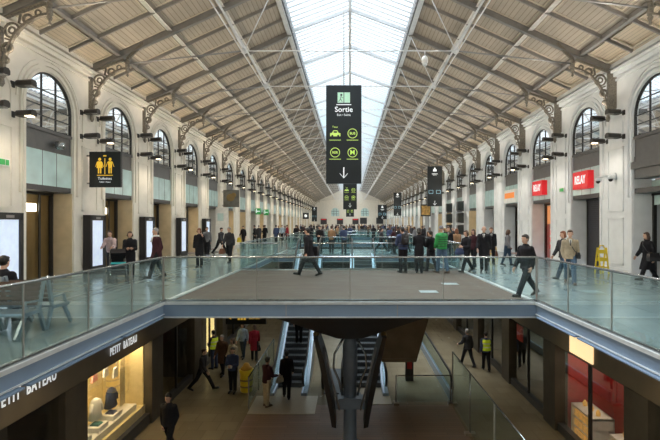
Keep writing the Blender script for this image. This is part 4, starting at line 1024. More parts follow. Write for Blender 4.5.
def joints(H, legs=((22,8),(-18,14)), arms=((-12,10,15,0),(15,10,20,0)), lean=3, sit=False, yaw=0):
    J={}; hl=.052*H; L1=.245*H; L2=.245*H
    for s,(a,k),nm in ((-1,legs[0],'L'),(1,legs[1],'R')):
        a_,k_=R(a),R(k); hp=Vector((s*hl,0,0)); kn=hp+Vector((0,math.sin(a_),-math.cos(a_)))*L1
        an=kn+Vector((0,math.sin(a_-k_),-math.cos(a_-k_)))*L2
        J['hip'+nm]=hp; J['knee'+nm]=kn; J['ank'+nm]=an
        pitch=R(a-k); 
        if sit: pitch=0
        J['toe'+nm]=an+Vector((s*.01*H,.105*H*math.cos(pitch*.7),-.028*H+.09*H*math.sin(max(pitch,0)*.6)-.05*H*max(0,-math.sin(pitch))))
        J['heel'+nm]=an+Vector((0,-.03*H,-.026*H+.02*H*max(0,-math.sin(pitch))))
    low=min(min(J['toe'+n].z,J['heel'+n].z) for n in 'LR')-.014*H
    ln=R(lean); up=Vector((0,math.sin(ln),math.cos(ln)))
    J['pel']=Vector((0,0,.02*H)); J['waist']=up*.10*H; J['chest']=up*.21*H; J['shc']=up*.285*H
    J['neck']=up*.30*H+Vector((0,.0,.0)); J['head']=J['neck']+Vector((0,.018*H,.095*H))
    for s,(a,ab,el,inw),nm in ((-1,arms[0],'L'),(1,arms[1],'R')):
        sh=J['shc']+Vector((s*.092*H,0,-.034*H)); a_=R(a); ab_=R(ab)
        d=Vector((s*math.sin(ab_),math.sin(a_)*math.cos(ab_),-math.cos(a_)*math.cos(ab_)))
        e=sh+d*.165*H; b_=R(a+el)
        d2=Vector((s*math.sin(ab_)*.4-s*math.sin(R(inw)),math.sin(b_)*math.cos(R(inw)),-math.cos(b_)*math.cos(R(inw)))).normalized()
        wv=e+d2*.145*H; J['sh'+nm]=sh; J['elb'+nm]=e; J['wr'+nm]=wv; J['hd'+nm]=d2
    for k in list(J):
        if not k.startswith('hd'): J[k]=J[k]-Vector((0,0,low))
    return J
def ering(c,rx,ry,n=14,up=None): return [Vector((c[0]+rx*math.cos(2*PI*k/n),c[1]+ry*math.sin(2*PI*k/n),c[2])) for k in range(n)]
def torso(b,J,H,g=0.0,hips=True,sk=1.0):
    p=[(J['pel']-Vector((0,0,.05*H)),.080,.060),(J['pel'],.092,.064),(J['waist'],.080,.056),(J['chest'],.098,.066),(J['shc']-Vector((0,0,.035*H)),.096,.060),(J['shc']-Vector((0,0,.005*H)),.072,.05),(J['shc']+Vector((0,0,.014*H)),.042,.04),(J['neck']+Vector((0,0,.01*H)),.034,.034)]
    if not hips: p=p[1:]
    b.loft([ering(c,(rx*sk+g)*H,(ry*sk+g)*H) for c,rx,ry in p])
def person(loc, rz, H, label, top='black', legs_c='black', hair='brown', hairstyle='short', skin=0, topstyle='jacket', topend=.0, shoes='shoe', legs=((22,8),(-18,14)), arms=((-12,10,15,0),(15,10,20,0)), lean=3, sit=False, scarf=None, shirt=None, hat=None, vest=None, skirt=None, voxel=.016, female=False, group=None, fine=True):
    J=joints(H,legs,arms,lean,sit); t=thing('person',label,'person',loc,rz,group)
    t['_J']=0; del t['_J']
    sk=.92 if female else 1.0
    b=MB(); torso(b,J,H,0,True,sk)
    b.tube([J['neck']-Vector((0,0,.02*H)),J['neck']+Vector((0,.006*H,.035*H)),J['head']-Vector((0,.01*H,.02*H))],[.033*H*sk,.029*H*sk,.028*H*sk],10)
    hd=J['head']; b.ell(hd+Vector((0,-.004*H,.010*H)),(.0455*H,.055*H,.058*H),14,10); b.ell(hd+Vector((0,.013*H,-.026*H)),(.035*H,.037*H,.040*H),12,8)
    for n in 'LR':
        b.tube([J['hip'+n]+Vector((0,0,.02*H)),J['hip'+n].lerp(J['knee'+n],.4),J['knee'+n],J['knee'+n].lerp(J['ank'+n],.35),J['ank'+n]],[.050*H,.046*H,.033*H,.033*H,.020*H],10)
        b.ell(J['knee'+n],(.034*H,)*3,10,6); b.tube([J['heel'+n]+Vector((0,0,.008*H)),J['toe'+n]+Vector((0,0,.006*H))],[.020*H,.018*H],8)
        b.tube([J['sh'+n],J['sh'+n].lerp(J['elb'+n],.5),J['elb'+n],J['elb'+n].lerp(J['wr'+n],.4),J['wr'+n]],[.030*H*sk,.026*H*sk,.021*H*sk,.021*H*sk,.014*H],10); b.ell(J['sh'+n],(.034*H*sk,)*3,10,6); b.ell(J['elb'+n],(.022*H*sk,)*3,8,6)
    mats=[SKIN[skin],EYE,IRIS,LIP]
    body=remeshed(b,'body',mats,voxel)
    b=MB()
    f=hd+Vector((0,.047*H,-.004*H))
    b.loft([ering(hd+Vector((0,.050*H,.004*H)),.004*H,.004*H,6),ering(hd+Vector((0,.056*H,-.008*H)),.006*H,.007*H,6),ering(hd+Vector((0,.056*H,-.014*H)),.009*H,.007*H,6),ering(hd+Vector((0,.048*H,-.018*H)),.006*H,.004*H,6)])
    for s in (-1,1):
        b.ell(hd+Vector((s*.044*H,-.004*H,-.004*H)),(.006*H,.012*H,.018*H),8,6)
        b.mat(1); b.ell(hd+Vector((s*.018*H,.0445*H,.006*H)),(.0085*H,.006*H,.005*H),8,6); b.mat(2); b.ell(hd+Vector((s*.018*H,.049*H,.006*H)),(.004*H,.003*H,.0042*H),8,6)
        b.bar(hd+Vector((s*.009*H,.050*H,.018*H)),hd+Vector((s*.028*H,.045*H,.019*H)),.006*H,.004*H); b.mat(0)
    b.mat(3); b.ell(hd+Vector((0,.047*H,-.032*H)),(.014*H,.005*H,.0045*H),10,6); b.mat(0)
    # hands: palm, four fingers, thumb
    for n,s in (('L',-1),('R',1)):
        d=J['hd'+n].normalized(); w_=J['wr'+n]; inner=Vector((-s,0,0)); side=d.cross(inner)
        if side.length<.2: side=Vector((0,1,0))
        side.normalize(); nrm=side.cross(d).normalized()
        if nrm.dot(inner)<0: nrm=-nrm
        fw=side if side.y>0 else -side
        pc=w_+d*.028*H
        b.loft([[pc+d*(q*.026*H)+fw*(math.cos(a*PI/4)*wd*H)+nrm*(math.sin(a*PI/4)*.010*H) for a in range(8)] for q,wd in ((-1.1,.014),(-.3,.021),(.5,.024),(1.0,.021))])
        if fine:
            for i,(off,ln) in enumerate(((.017,.038),(.006,.043),(-.006,.040),(-.016,.031))):
                p0=pc+d*.022*H+fw*off*H; p1=p0+(d*.9+nrm*.25).normalized()*ln*.4*H; p2=p1+(d*.7+nrm*.7).normalized()*ln*.35*H; p3=p2+(d*.3+nrm*.95).normalized()*ln*.28*H
                b.tube([p0,p1,p2,p3],[.0062*H,.0056*H,.005*H,.0038*H],6)
            p0=pc-d*.012*H+fw*.016*H; p1=p0+(fw*.8+d*.6+nrm*.3).normalized()*.020*H; p2=p1+(d*.9+fw*.25+nrm*.4).normalized()*.018*H
            b.tube([p0,p1,p2],[.0075*H,.0065*H,.0048*H],6)
    merge(body,b,mats); link('body',body,t)
    # trousers
    b=MB(); g=.010
    if not skirt:
        b.loft([ering(J['waist']-Vector((0,0,.03*H)),(.080*sk+g)*H,(.058+g)*H),ering(J['pel'],(.092*sk+g)*H,(.064+g)*H),ering(J['pel']-Vector((0,0,.06*H)),.085*H,.062*H)])
    for n in 'LR':
        am=J['ank'+n]-Vector((0,0,.012*H))*(0 if sit else 1)
        b.tube([J['hip'+n]+Vector((0,0,.02*H)),J['hip'+n].lerp(J['knee'+n],.4),J['knee'+n],J['knee'+n].lerp(J['ank'+n],.5),am],[.060*H,.057*H,.044*H,.041*H,.037*H] if not skirt else [.05*H,.048*H,.035*H,.036*H,.023*H],10); b.ell(J['knee'+n],(.044*H if not skirt else .035*H,)*3,8,6)
    link('trousers' if not skirt else 'tights',remeshed(b,'trousers',CL[legs_c],voxel),t)
    # jacket or coat
    b=MB(); puff=.022 if topstyle=='puffer' else (.017 if topstyle=='coat' else .013)
    torso(b,J,H,puff,True,sk)
    hemz={'jacket':-.07,'puffer':-.03,'coat':-.24,'longcoat':-.33,'sweater':-.03}[topstyle]+topend
    fwd=[J['knee'+n].y-J['hip'+n].y for n in 'LR']; k_=min(1,max(0,-hemz/.245)); c0=J['pel']-Vector((0,0,.03*H))
    if not sit:
        ymn=min(0,min(fwd)*k_)-.055*H; ymx=max(0,max(fwd)*k_)+.055*H; cy=(ymn+ymx)/2; ry=(ymx-ymn)/2+.01*H
        b.loft([ering(J['waist'],(.085*sk+puff)*H,(.06+puff)*H),ering(c0+Vector((0,cy*.3,0)),(.095*sk+puff)*H,(.068+puff)*H),ering(Vector((0,cy,J['pel'].z+hemz*H)),(.095+puff)*H,max(ry,.07*H))])
    for n in 'LR':
        b.tube([J['sh'+n],J['sh'+n].lerp(J['elb'+n],.5),J['elb'+n],J['elb'+n].lerp(J['wr'+n],.5),J['wr'+n]-J['hd'+n]*.01*H],[(.034*sk+puff)*H,(.029*sk+puff)*H,(.026*sk+puff)*H,(.022*sk+puff)*H,(.018+puff*.6)*H],10); b.ell(J['sh'+n],((.036*sk+puff)*H,)*3,10,6); b.ell(J['elb'+n],((.026*sk+puff)*H,)*3,8,6)
    b.tube([J['neck']-Vector((0,0,.01*H)),J['neck']+Vector((0,-.004*H,.022*H))],[.048*H,.042*H],10)
    nm={'jacket':'jacket','puffer':'padded_jacket','coat':'coat','longcoat':'long_coat','sweater':'sweater'}[topstyle]
    jk=link(nm,remeshed(b,nm,CL[top],voxel),t)
    if topstyle=='puffer':
        b=MB()
        for q in (.0,.05,.10,.15,.20): 
            c=J['pel'].lerp(J['shc'],(q+.02)/.28); pts=[c+Vector((math.cos(a*PI/8)*.118*H,math.sin(a*PI/8)*.088*H,0)) for a in range(17)]; b.tube(pts,.006*H,5,caps=False)
        b.build('quilting_seam',CL['charcoal'],jk)
    if shirt:
        b=MB(); c=J['chest']; y=(.066+puff)*H+.004*H
        b.prism([(-.026*H,J['neck'].z),(.026*H,J['neck'].z),(.0,J['chest'].z-.05*H)],'y',c.y+y-.012*H,c.y+y+.004*H); s_=b.build('shirt_front',CL[shirt],t)
        b=MB(); b.prism([(-.006*H,J['neck'].z-.01*H),(.006*H,J['neck'].z-.01*H),(.008*H,J['chest'].z-.02*H),(-.008*H,J['chest'].z-.02*H)],'y',c.y+y,c.y+y+.008*H); b.build('tie',CL['charcoal'],s_)
        for s in (-1,1):
            b=MB(); b.bar((s*.040*H,c.y+y,J['neck'].z),(s*.004*H,c.y+y+.003*H,J['chest'].z-.05*H),.022*H,.006*H,up=(0,1,0)); b.build('lapel',CL[top],jk)
    if scarf:
        b=MB(); pts=[J['neck']+Vector((math.cos(a*PI/6)*.047*H,math.sin(a*PI/6)*.045*H,.012*H)) for a in range(13)]; b.tube(pts,.018*H,8); b.tube([J['neck']+Vector((.015*H,.05*H,0)),J['chest']+Vector((.015*H,(.08+puff)*H,-.01*H))],[.018*H,.02*H],8); b.build('scarf',CL[scarf],t)
    if vest:
        b=MB(); b.loft([ering(c,(rx*sk+puff+.010)*H,(ry*sk+puff+.010)*H) for c,rx,ry in ((J['pel']-Vector((0,0,.03*H)),.092,.066),(J['pel'],.094,.066),(J['waist'],.082,.060),(J['chest'],.100,.068),(J['shc']-Vector((0,0,.01*H)),.09,.055))]); v=link('safety_vest',remeshed(b,'vest',CL[vest],voxel),t)
        b=MB()
        for q in (.25,.6): c=J['pel'].lerp(J['shc'],q); b.loft([ering(c+Vector((0,0,dz*H)),(.094+puff+.014)*H,(.066+puff+.014)*H) for dz in (-.012,.012)],caps=False)
        b.build('reflective_band',CL['white'],v)
    if skirt:
        b=MB(); b.loft([ering(J['waist'],.088*H*sk,.066*H),ering(J['pel'],.105*H*sk,.08*H),ering(J['pel']-Vector((0,0,.20*H)),.11*H,.10*H)]); link('skirt',remeshed(b,'skirt',CL[skirt],voxel),t)
    # shoes
    for n in 'LR':
        b=MB(); h_,to=J['heel'+n],J['toe'+n]; d=(to-h_)
        b.tube([h_-Vector((0,.006*H,-.010*H)),h_.lerp(to,.4)+Vector((0,0,.012*H)),to+Vector((0,.0,.006*H)),to+Vector((0,.022*H,.002*H))],[.023*H,.026*H,.023*H,.012*H],10); b.tube([J['ank'+n]+Vector((0,0,.01*H)),h_.lerp(to,.15)+Vector((0,0,.012*H))],[.025*H,.026*H],8)
        b.bar(h_-Vector((0,.015*H,.010*H)),to+Vector((0,.024*H,-.010*H)),.038*H,.008*H)
        b.build('shoe',CL[shoes],t)
    # hair or hat
    if hat:
        b=MB(); b.ell(hd+Vector((0,-.006*H,.024*H)),(.050*H,.059*H,.050*H),14,8); h_=remeshed(b,'hat',CL[hat],voxel*.8); ho=link('knitted_hat',h_,t)
        b=MB(); b.tube([hd+Vector((math.cos(a*PI/8)*.047*H,-.006*H+math.sin(a*PI/8)*.056*H,.020*H)) for a in range(17)],.008*H,6); b.build('hat_brim',CL[hat],ho)
    elif hairstyle!='bald':
        b=MB()
        b.ell(hd+Vector((0,-.013*H,.021*H)),(.0505*H,.056*H,.057*H),14,10)
        b.ell(hd+Vector((0,.018*H,.046*H)),(.040*H,.034*H,.020*H),12,8)
        if hairstyle=='short': b.ell(hd+Vector((0,-.024*H,-.008*H)),(.042*H,.034*H,.034*H),12,8)
        if hairstyle in('long','bob'):
            ln=.12 if hairstyle=='long' else .055
            b.ell(hd+Vector((0,-.026*H,-.02*H)),(.049*H,.038*H,.055*H),12,8)
            b.tube([hd+Vector((0,-.03*H,0)),hd+Vector((0,-.042*H,-.05*H)),hd+Vector((0,-.05*H,-ln*H))],[.044*H,.046*H,.022*H],10)
            for s in (-1,1): b.tube([hd+Vector((s*.036*H,.008*H,.03*H)),hd+Vector((s*.048*H,.0,-.02*H)),hd+Vector((s*.045*H,.0,-.7*ln*H))],[.014*H,.018*H,.010*H],8)
        link('hair',remeshed(b,'hair',HAIRC[hair],voxel*.8,1),t)
    else:
        b=MB(); b.tube([hd+Vector((math.cos(a*PI/10)*.044*H,math.sin(a*PI/10)*.052*H-.004*H,-.002*H)) for a in range(10,21)],.012*H,6); b.build('hair',HAIRC[hair],t)
    return t,J
def world(t,J,k,off=(0,0,0)):
    a=t.rotation_euler[2]; v=J[k]+Vector(off); return Vector(t.location)+Matrix.Rotation(a,3,'Z')@v
def handbag(t,J,hand,label,m,size=(.34,.13,.26),rz=None,drop=.10,kind='handbag'):
    p=world(t,J,'wr'+hand)+Matrix.Rotation(t.rotation_euler[2],3,'Z')@(J['hd'+hand]*.09); a=t.rotation_euler[2]+PI/2 if rz is None else rz
    o=thing(kind,label,'bag',(p.x,p.y,p.z-drop-size[2]),a); w,d,h=size
    b=MB(); b.loft([[(-w/2,-d/2,0),(w/2,-d/2,0),(w/2,d/2,0),(-w/2,d/2,0)],[(-w*.52,-d*.55,h*.4),(w*.52,-d*.55,h*.4),(w*.52,d*.55,h*.4),(-w*.52,d*.55,h*.4)],[(-w*.42,-d*.2,h),(w*.42,-d*.2,h),(w*.42,d*.2,h),(-w*.42,d*.2,h)]],smooth=False); b.build('bag_body',m,o)
    b=MB(); b.tube([(-w*.25,0,h-.01),(-w*.2,0,h+drop*.8),(0,0,h+drop),(w*.2,0,h+drop*.8),(w*.25,0,h-.01)],.009,6); b.build('handle',m,o)
    b=MB(); b.box(-.03,.03,-d*.42,-d*.30,h*.72,h*.82); b.build('clasp',M['gold'],o)
    return o
def shoulder_bag(t,J,s,label,m,size=(.32,.12,.26),z=0.0,y=0.0):
    p=world(t,J,'pel',(s*(.135*1.75),y,z-.06)); o=thing('shoulder_bag',label,'bag',(p.x,p.y,p.z-size[2]*.5),t.rotation_euler[2]+PI/2); w,d,h=size
    b=MB(); b.loft([[(-w/2,-d/2,0),(w/2,-d/2,0),(w/2,d/2,0),(-w/2,d/2,0)],[(-w*.53,-d*.6,h*.5),(w*.53,-d*.6,h*.5),(w*.53,d*.6,h*.5),(-w*.53,d*.6,h*.5)],[(-w*.46,-d*.3,h),(w*.46,-d*.3,h),(w*.46,d*.3,h),(-w*.46,d*.3,h)]],smooth=False); b.build('bag_body',m,o)
    b=MB(); b.prism([(-w*.48,h),(w*.48,h),(w*.44,h*.45),(-w*.44,h*.45)],'y',-d*.62-.008,-d*.58); b.build('flap',m,o)
    sh=world(t,J,'sh'+('L' if s>0 else 'R')); top=world(t,J,'shc',(-s*.08,0,.05)); inv=Matrix.Rotation(-(t.rotation_euler[2]+PI/2),3,'Z')
    loc=lambda v: inv@(v-Vector(o.location))
    b=MB()
    for yy in (1,-1):
        mid=world(t,J,'chest',(0,yy*.155,.0)); b.tube([loc(top),loc(world(t,J,'shc',(-s*.05,yy*.12,-.03))),loc(mid),loc(world(t,J,'waist',(s*.13,yy*.12,-.02))),(0,0,h-.01)],.012,5)
    b.build('strap',m,o); return o
def backpack(t,J,label,m):
    p=world(t,J,'waist',(0,-.20,-.02)); o=thing('backpack',label,'backpack',p,t.rotation_euler[2])
    b=MB(); b.loft([[( math.cos(a*PI/6)*w,math.sin(a*PI/6)*d,z) for a in range(12)] for w,d,z in ((.12,.06,-.02),(.16,.10,.05),(.16,.11,.25),(.14,.09,.40),(.07,.04,.46))]); b.build('pack_body',m,o)
    b=MB(); b.loft([[( math.cos(a*PI/6)*w,-.09+math.sin(a*PI/6)*d,z) for a in range(12)] for w,d,z in ((.09,.03,.03),(.11,.05,.08),(.11,.05,.20),(.09,.03,.24))]); b.build('front_pocket',m,o)
    for s in (-1,1): b=MB(); b.tube([(s*.10,.06,.38),(s*.11,.16,.44),(s*.12,.32,.36),(s*.13,.34,.15),(s*.14,.10,.02)],.015,6); b.build('shoulder_strap',m,o)
    return o
STRIDE=((26,4),(-20,16)); SMALL=((12,4),(-10,12)); STAND=((2,2),(-2,3)); BIG=((33,4),(-26,18))
DOWN=((-14,9,18,0),(16,9,22,0)); POCK=((-12,10,30,16),(-12,10,30,16)); HOLD=((15,8,75,35),(15,8,75,35))
def P(px,py,rz,H,label,z=0.0,**k):
    x,y,_=at(px,py,z); return person((x,y,z+(.0)),R(rz),H,label,**k)
L_=LOW+.0
# bridge and right gallery
t,J=P(527,297,118,1.76,'young man in a black jacket and trousers striding left by the right railing',top='black',legs_c='black',hair='black',legs=BIG,arms=((-20,8,50,5),(12,6,18,0)),lean=5,voxel=.013,shirt=None)
t,J=P(570,284,158,1.80,'man in a beige zip jacket and blue jeans with a strap across his chest',top='beige',legs_c='jeans',hair='brown',shirt='white',legs=((24,6),(-22,14)),arms=POCK,voxel=.013,shoes='shoe_brown')
shoulder_bag(t,J,-1,'small dark bag slung across the man in the beige jacket',CL['blackleather'],(.28,.10,.20),z=.05)
P(564,279.5,115,1.78,'red haired person in dark clothes walking just behind the man in beige',top='charcoal',legs_c='dark_jeans',hair='auburn',hairstyle='bob',legs=BIG,arms=DOWN,female=True)
t,J=P(648,281,95,1.70,'woman in a black knee length coat walking along the far right',top='black',legs_c='black',hair='brown',hairstyle='long',topstyle='coat',topend=-.05,legs=STRIDE,arms=DOWN,female=True,lean=4,voxel=.014)
shoulder_bag(t,J,-1,'black shoulder bag of the woman in the black coat on the far right',CL['blackleather'],(.36,.14,.28))
t,J=P(309,276,68,1.84,'man in a long black coat walking right across the first bridge',top='black',legs_c='black',hair='black',topstyle='coat',legs=STRIDE,arms=((-10,12,10,0),(12,10,14,0)),voxel=.014,lean=4)
shoulder_bag(t,J,1,'large black bag at the side of the man crossing the first bridge',CL['blackleather'],(.44,.18,.36),y=-.05)
x,y,_=at(405,271.5); t,J=P(403,272.8,20,1.80,'person in a dark blue jacket with a backpack in the group on the bridge',top='navy',legs_c='black',hair='black',legs=STAND,arms=HOLD,topstyle='puffer')
backpack(t,J,'black backpack worn by the person in dark blue on the bridge',CL['blackleather'])
P(419,273.2,-15,1.76,'person in a long black coat beside the green jacket on the bridge',top='black',legs_c='black',hair='black',hairstyle='bob',topstyle='longcoat',legs=STAND,arms=HOLD,female=True)
P(431,271.6,40,1.66,'short person in black behind the green jacket on the bridge',top='black',legs_c='charcoal',hair='black',hairstyle='short',legs=SMALL,arms=HOLD)
t,J=P(442,273.2,25,1.86,'man in a bright green padded jacket and grey knitted hat',top='green',legs_c='jeans',hat='grey',topstyle='puffer',legs=SMALL,arms=((6,8,45,20),(8,8,40,15)),shoes='shoe_brown',voxel=.014)
P(448,262,175,1.78,'man in a black suit and white shirt behind the green jacket',top='black',legs_c='black',hair='brown',shirt='white',legs=SMALL,arms=DOWN)
P(457,261.5,10,1.68,'woman with long auburn hair seen from behind near the bridge end',top='tan',legs_c='brown',hair='auburn',hairstyle='long',legs=SMALL,arms=DOWN,female=True,topstyle='coat')
t,J=P(467,272.5,120,1.72,'woman in a black padded coat looking left beside the bald man',top='black',legs_c='black',hair='brown',hairstyle='bob',legs=STRIDE,arms=HOLD,female=True,topstyle='jacket')
handbag(t,J,'R','dark blue handbag held by the woman beside the bald man',CL['navy'],(.34,.14,.24),drop=.06)
P(474,268.5,130,1.70,'woman in dark clothes half hidden behind the bald man',top='burgundy',legs_c='black',hair='brown',hairstyle='long',legs=SMALL,arms=DOWN,female=True)
P(484,272.5,160,1.84,'bald man in an open black overcoat with white shirt and tie',top='black',legs_c='black',hair='grey',hairstyle='bald',topstyle='coat',shirt='white',legs=SMALL,arms=DOWN,topend=.04)
t,J=P(491,264.5,170,1.76,'man in black carrying a brown case behind the bald man',top='black',legs_c='black',hair='brown',legs=SMALL,arms=DOWN,shirt='white')
handbag(t,J,'L','brown leather briefcase behind the bald man',CL['leather'],(.40,.12,.30),kind='briefcase')
for px,rz,tp,hr,lab in ((320,170,'black','black','person in a black coat, left one of the three on the second bridge'),(331.5,-10,'tan','brown','person in a tan jacket between two others on the second bridge'),(344,20,'navy','black','person in dark blue, right one of the three on the second bridge')):
    P(px,253.6,rz,1.78,lab,top=tp,legs_c='charcoal',hair=hr,topstyle='coat' if tp=='black' else 'jacket',legs=STAND,arms=HOLD,voxel=.02)
t,J=P(381,252,-80,1.75,'person in dark clothes striding across the second bridge',top='charcoal',legs_c='black',hair='black',legs=BIG,arms=DOWN,voxel=.02)
# left gallery
t,J=P(157,279,140,1.80,'man in a burgundy coat with white scarf walking on the left gallery',top='burgundy',legs_c='black',hair='grey',hairstyle='short',topstyle='coat',topend=.07,scarf='white',legs=((25,8),(-15,12)),arms=POCK,voxel=.014)
t,J=P(130,277.5,-155,1.66,'woman in a black coat holding a cup beside the pushchair',top='black',legs_c='black',hair='brown',hairstyle='bob',topstyle='coat',legs=SMALL,arms=((12,6,85,25),(12,6,85,25)),female=True,voxel=.014)
P(111,273,-170,1.66,'person in a pale pink top with backpack straps behind the pushchair',top='pink',legs_c='charcoal',hair='brown',hairstyle='short',legs=STAND,arms=((25,12,55,10),(25,12,55,10)),lean=12,scarf=None)
t,J=P(199.5,267.5,-178,1.72,'woman in a black coat raising a hand to her face on the left gallery',top='black',legs_c='black',hair='auburn',hairstyle='bob',topstyle='coat',legs=STAND,arms=((30,25,135,25),(-5,10,20,0)),female=True)
P(207,256,-170,1.72,'person in grey just behind the woman with raised hand',top='grey',legs_c='black',hair='brown',legs=SMALL,arms=DOWN)
t,J=P(220,254.5,-110,1.78,'man in dark clothes walking fast toward the piers on the left gallery',top='charcoal',legs_c='black',hair='black',legs=BIG,arms=DOWN,lean=9,voxel=.018)
t,J=P(229.5,263,170,1.76,'man in a dark jacket carrying a brown bag on the left gallery',top='charcoal',legs_c='black',hair='grey',legs=SMALL,arms=DOWN,voxel=.018)
handbag(t,J,'R','brown bag carried by the man in the dark jacket on the left',CL['leather'],(.36,.16,.26))
t,J=P(243.5,246,160,1.72,'person in black with a yellow bag near the left piers',top='black',legs_c='black',hair='black',legs=SMALL,arms=DOWN,voxel=.022)
handbag(t,J,'R','yellow bag of the person in black near the left piers',M['yellow'],(.42,.14,.40),drop=.08)
for px,py,tp,hr,st,lab in ((255,244,'black','black','coat','left one of the dark couple by the left railing'),(259,243.5,'charcoal','grey','coat','right one of the dark couple by the left railing'),(265,242,'black','brown','jacket','person in black right of the dark couple'),(276,242.5,'navy','black','coat','person in dark blue left of the pale shirt'),(282,241.5,'lightblue','brown','jacket','person in a pale blue top on the left gallery'),(287.5,241,'red','brown','coat','person in a dark red coat on the left gallery'),(296,243,'black','black','jacket','person in black left of the long coated man')):
    P(px,py,random.choice((0,170,-170,20,90)),1.76,lab if 'person' in lab else 'person in a dark coat, '+lab,top=tp,legs_c='black',hair=hr,topstyle=st,legs=SMALL,arms=DOWN,voxel=.024,fine=False)
# seated on the far side of the bench
t,J=person((-6.62,8.40,-.0),0,1.74,'person with dark hair sitting on the bench with their back to us',top='black',legs_c='black',hair='black',legs=((88,88),(88,88)),arms=HOLD,sit=True,lean=0)
# lower concourse
P(169,440+2,178,1.78,'man in black walking toward us beside the lit shop window',z=L_,top='black',legs_c='black',hair='black',legs=STRIDE,arms=DOWN,voxel=.014) if False else person((-5.1,12.4,L_),R(176),1.78,'man in black walking toward us beside the lit shop window',top='black',legs_c='black',hair='black',legs=STRIDE,arms=POCK,voxel=.014)
person((-5.75,17.1,L_),R(-95),1.74,'person in dark clothes striding right past the dark shopfront',top='charcoal',legs_c='black',hair='brown',legs=BIG,arms=DOWN,lean=7,voxel=.018)
person((-6.05,19.6,L_),R(60),1.72,'worker in a yellow safety vest at the lit recess on the left',top='charcoal',legs_c='navy',hair='black',vest='hivis',legs=STAND,arms=HOLD,voxel=.018)
t,J=person((-4.5,16.9,L_),R(176),1.74,'man in dark clothes looking at his phone near the yellow bin',top='navy',legs_c='black',hair='black',legs=STAND,arms=HOLD,voxel=.016)
w_=world(t,J,'wrL'); w2=world(t,J,'wrR'); mid=(w_+w2)/2; tg=thing('mobile_phone','pale phone held by the man near the yellow bin','phone',(mid.x,mid.y-.07,mid.z)); b=MB(); b.box(-.09,.09,-.01,.01,-.05,.05); b.build('case',M['fascia2'],tg); b=MB(); b.box(-.08,.08,.01,.014,-.04,.04); b.build('display',M['screen'],tg)
person((-5.45,18.8,L_),R(170),1.74,'person in dark brown behind the man with the phone, left one',top='brown',legs_c='black',hair='grey',topstyle='coat',legs=SMALL,arms=DOWN,voxel=.018)
person((-4.85,18.3,L_),R(150),1.72,'person in a tan coat behind the man with the phone, right one',top='khaki',legs_c='black',hair='brown',hairstyle='bob',legs=SMALL,arms=HOLD,voxel=.018,female=True)
person((-5.15,21.2,L_),R(170),1.70,'person in a light blue top and dark jeans left of the red coat',top='lightblue',legs_c='dark_jeans',hair='brown',hairstyle='long',legs=SMALL,arms=DOWN,voxel=.018,female=True)
t,J=person((-4.5,20.7,L_),R(12),1.72,'woman in a crimson coat walking away on the lower concourse',top='red',legs_c='black',hair='brown',hairstyle='bob',topstyle='coat',legs=SMALL,arms=DOWN,female=True,voxel=.018)
handbag(t,J,'R','black handbag of the woman in the crimson coat',CL['blackleather'],(.34,.14,.28))
t,J=person((-2.95,15.55,L_+.02),R(-40),1.74,'person in a dark burgundy jacket and khaki trousers at the escalator foot',top='burgundy',legs_c='khaki',hair='black',legs=STAND,arms=((10,8,40,5),(18,8,60,5)),shoes='shoe_brown',voxel=.016)
handbag(t,J,'R','pale paper bag held at the escalator foot',CL['khaki'],(.26,.10,.22),kind='paper_bag',drop=.04)
person((-2.35,16.3,L_+.02),R(5),1.74,'person in black stepping onto the left escalator',top='black',legs_c='black',hair='black',legs=SMALL,arms=DOWN,voxel=.018,topstyle='coat')
st=lambda n:(17.4+7.88*(n+.55)/26, L_+(-LOW)*(n+1)/26+.012)
for n,x,tp,lab in ((6,-2.25,'charcoal','person in dark grey riding up the left escalator, lower one'),(11,-2.55,'black','person in black riding up the left escalator, higher one')):
    y,z=st(n); person((x,y,z),0,1.74,lab,top=tp,legs_c='black',hair='brown',legs=((1,1),(-1,1)),arms=DOWN,voxel=.02)
person((5.35,20.0,L_),R(20),1.74,'person in dark grey walking away on the right lower walkway',top='charcoal',legs_c='black',hair='grey',legs=STRIDE,arms=((20,14,45,0),(-14,10,20,0)),voxel=.016)
person((6.0,19.4,L_),R(-5),1.70,'worker in a yellow safety vest walking away on the right walkway',top='navy',legs_c='black',hair='black',vest='hivis',legs=SMALL,arms=DOWN,voxel=.016)
# pushchair
t=thing('pushchair','black pushchair with a teal tray by the second kiosk','pushchair',(at(118,281)[0],at(118,281)[1],0),R(30))
b=MB()
for s in (-1,1):
    b.tube([(s*.24,-.38,.14),(s*.24,.05,.55),(s*.22,.45,1.02)],.014,6); b.tube([(s*.24,.38,.16),(s*.24,0,.5),(s*.22,-.30,.62)],.014,6)
b.tube([(-.22,.45,1.02),(0,.48,1.04),(.22,.45,1.02)],.018,6); b.tube([(-.24,.38,.16),(.24,.38,.16)],.012,6); b.build('frame',M['rail'],t)
b=MB(); b.loft([[(-.19,-.25,.42),(.19,-.25,.42),(.19,.12,.42),(-.19,.12,.42)],[(-.2,-.28,.48),(.2,-.28,.48),(.2,.14,.48),(-.2,.14,.48)]],smooth=False); b.bar((0,.12,.45),(0,.28,.95),.38,.05,up=(0,1,0)); b.build('seat',CL['black'],t)
b=MB(); b.loft([[(-.2,.26+.0,.95),(-.2,.02,1.0),(-.2,-.12,.90),(-.2,-.02,.75)],[(-.22,.28,1.0),(-.22,.0,1.08),(-.22,-.2,.95),(-.22,.0,.75)],[(.22,.28,1.0),(.22,.0,1.08),(.22,-.2,.95),(.22,.0,.75)],[(.2,.26,.95),(.2,.02,1.0),(.2,-.12,.90),(.2,-.02,.75)]],smooth=False); b.build('hood',CL['black'],t)
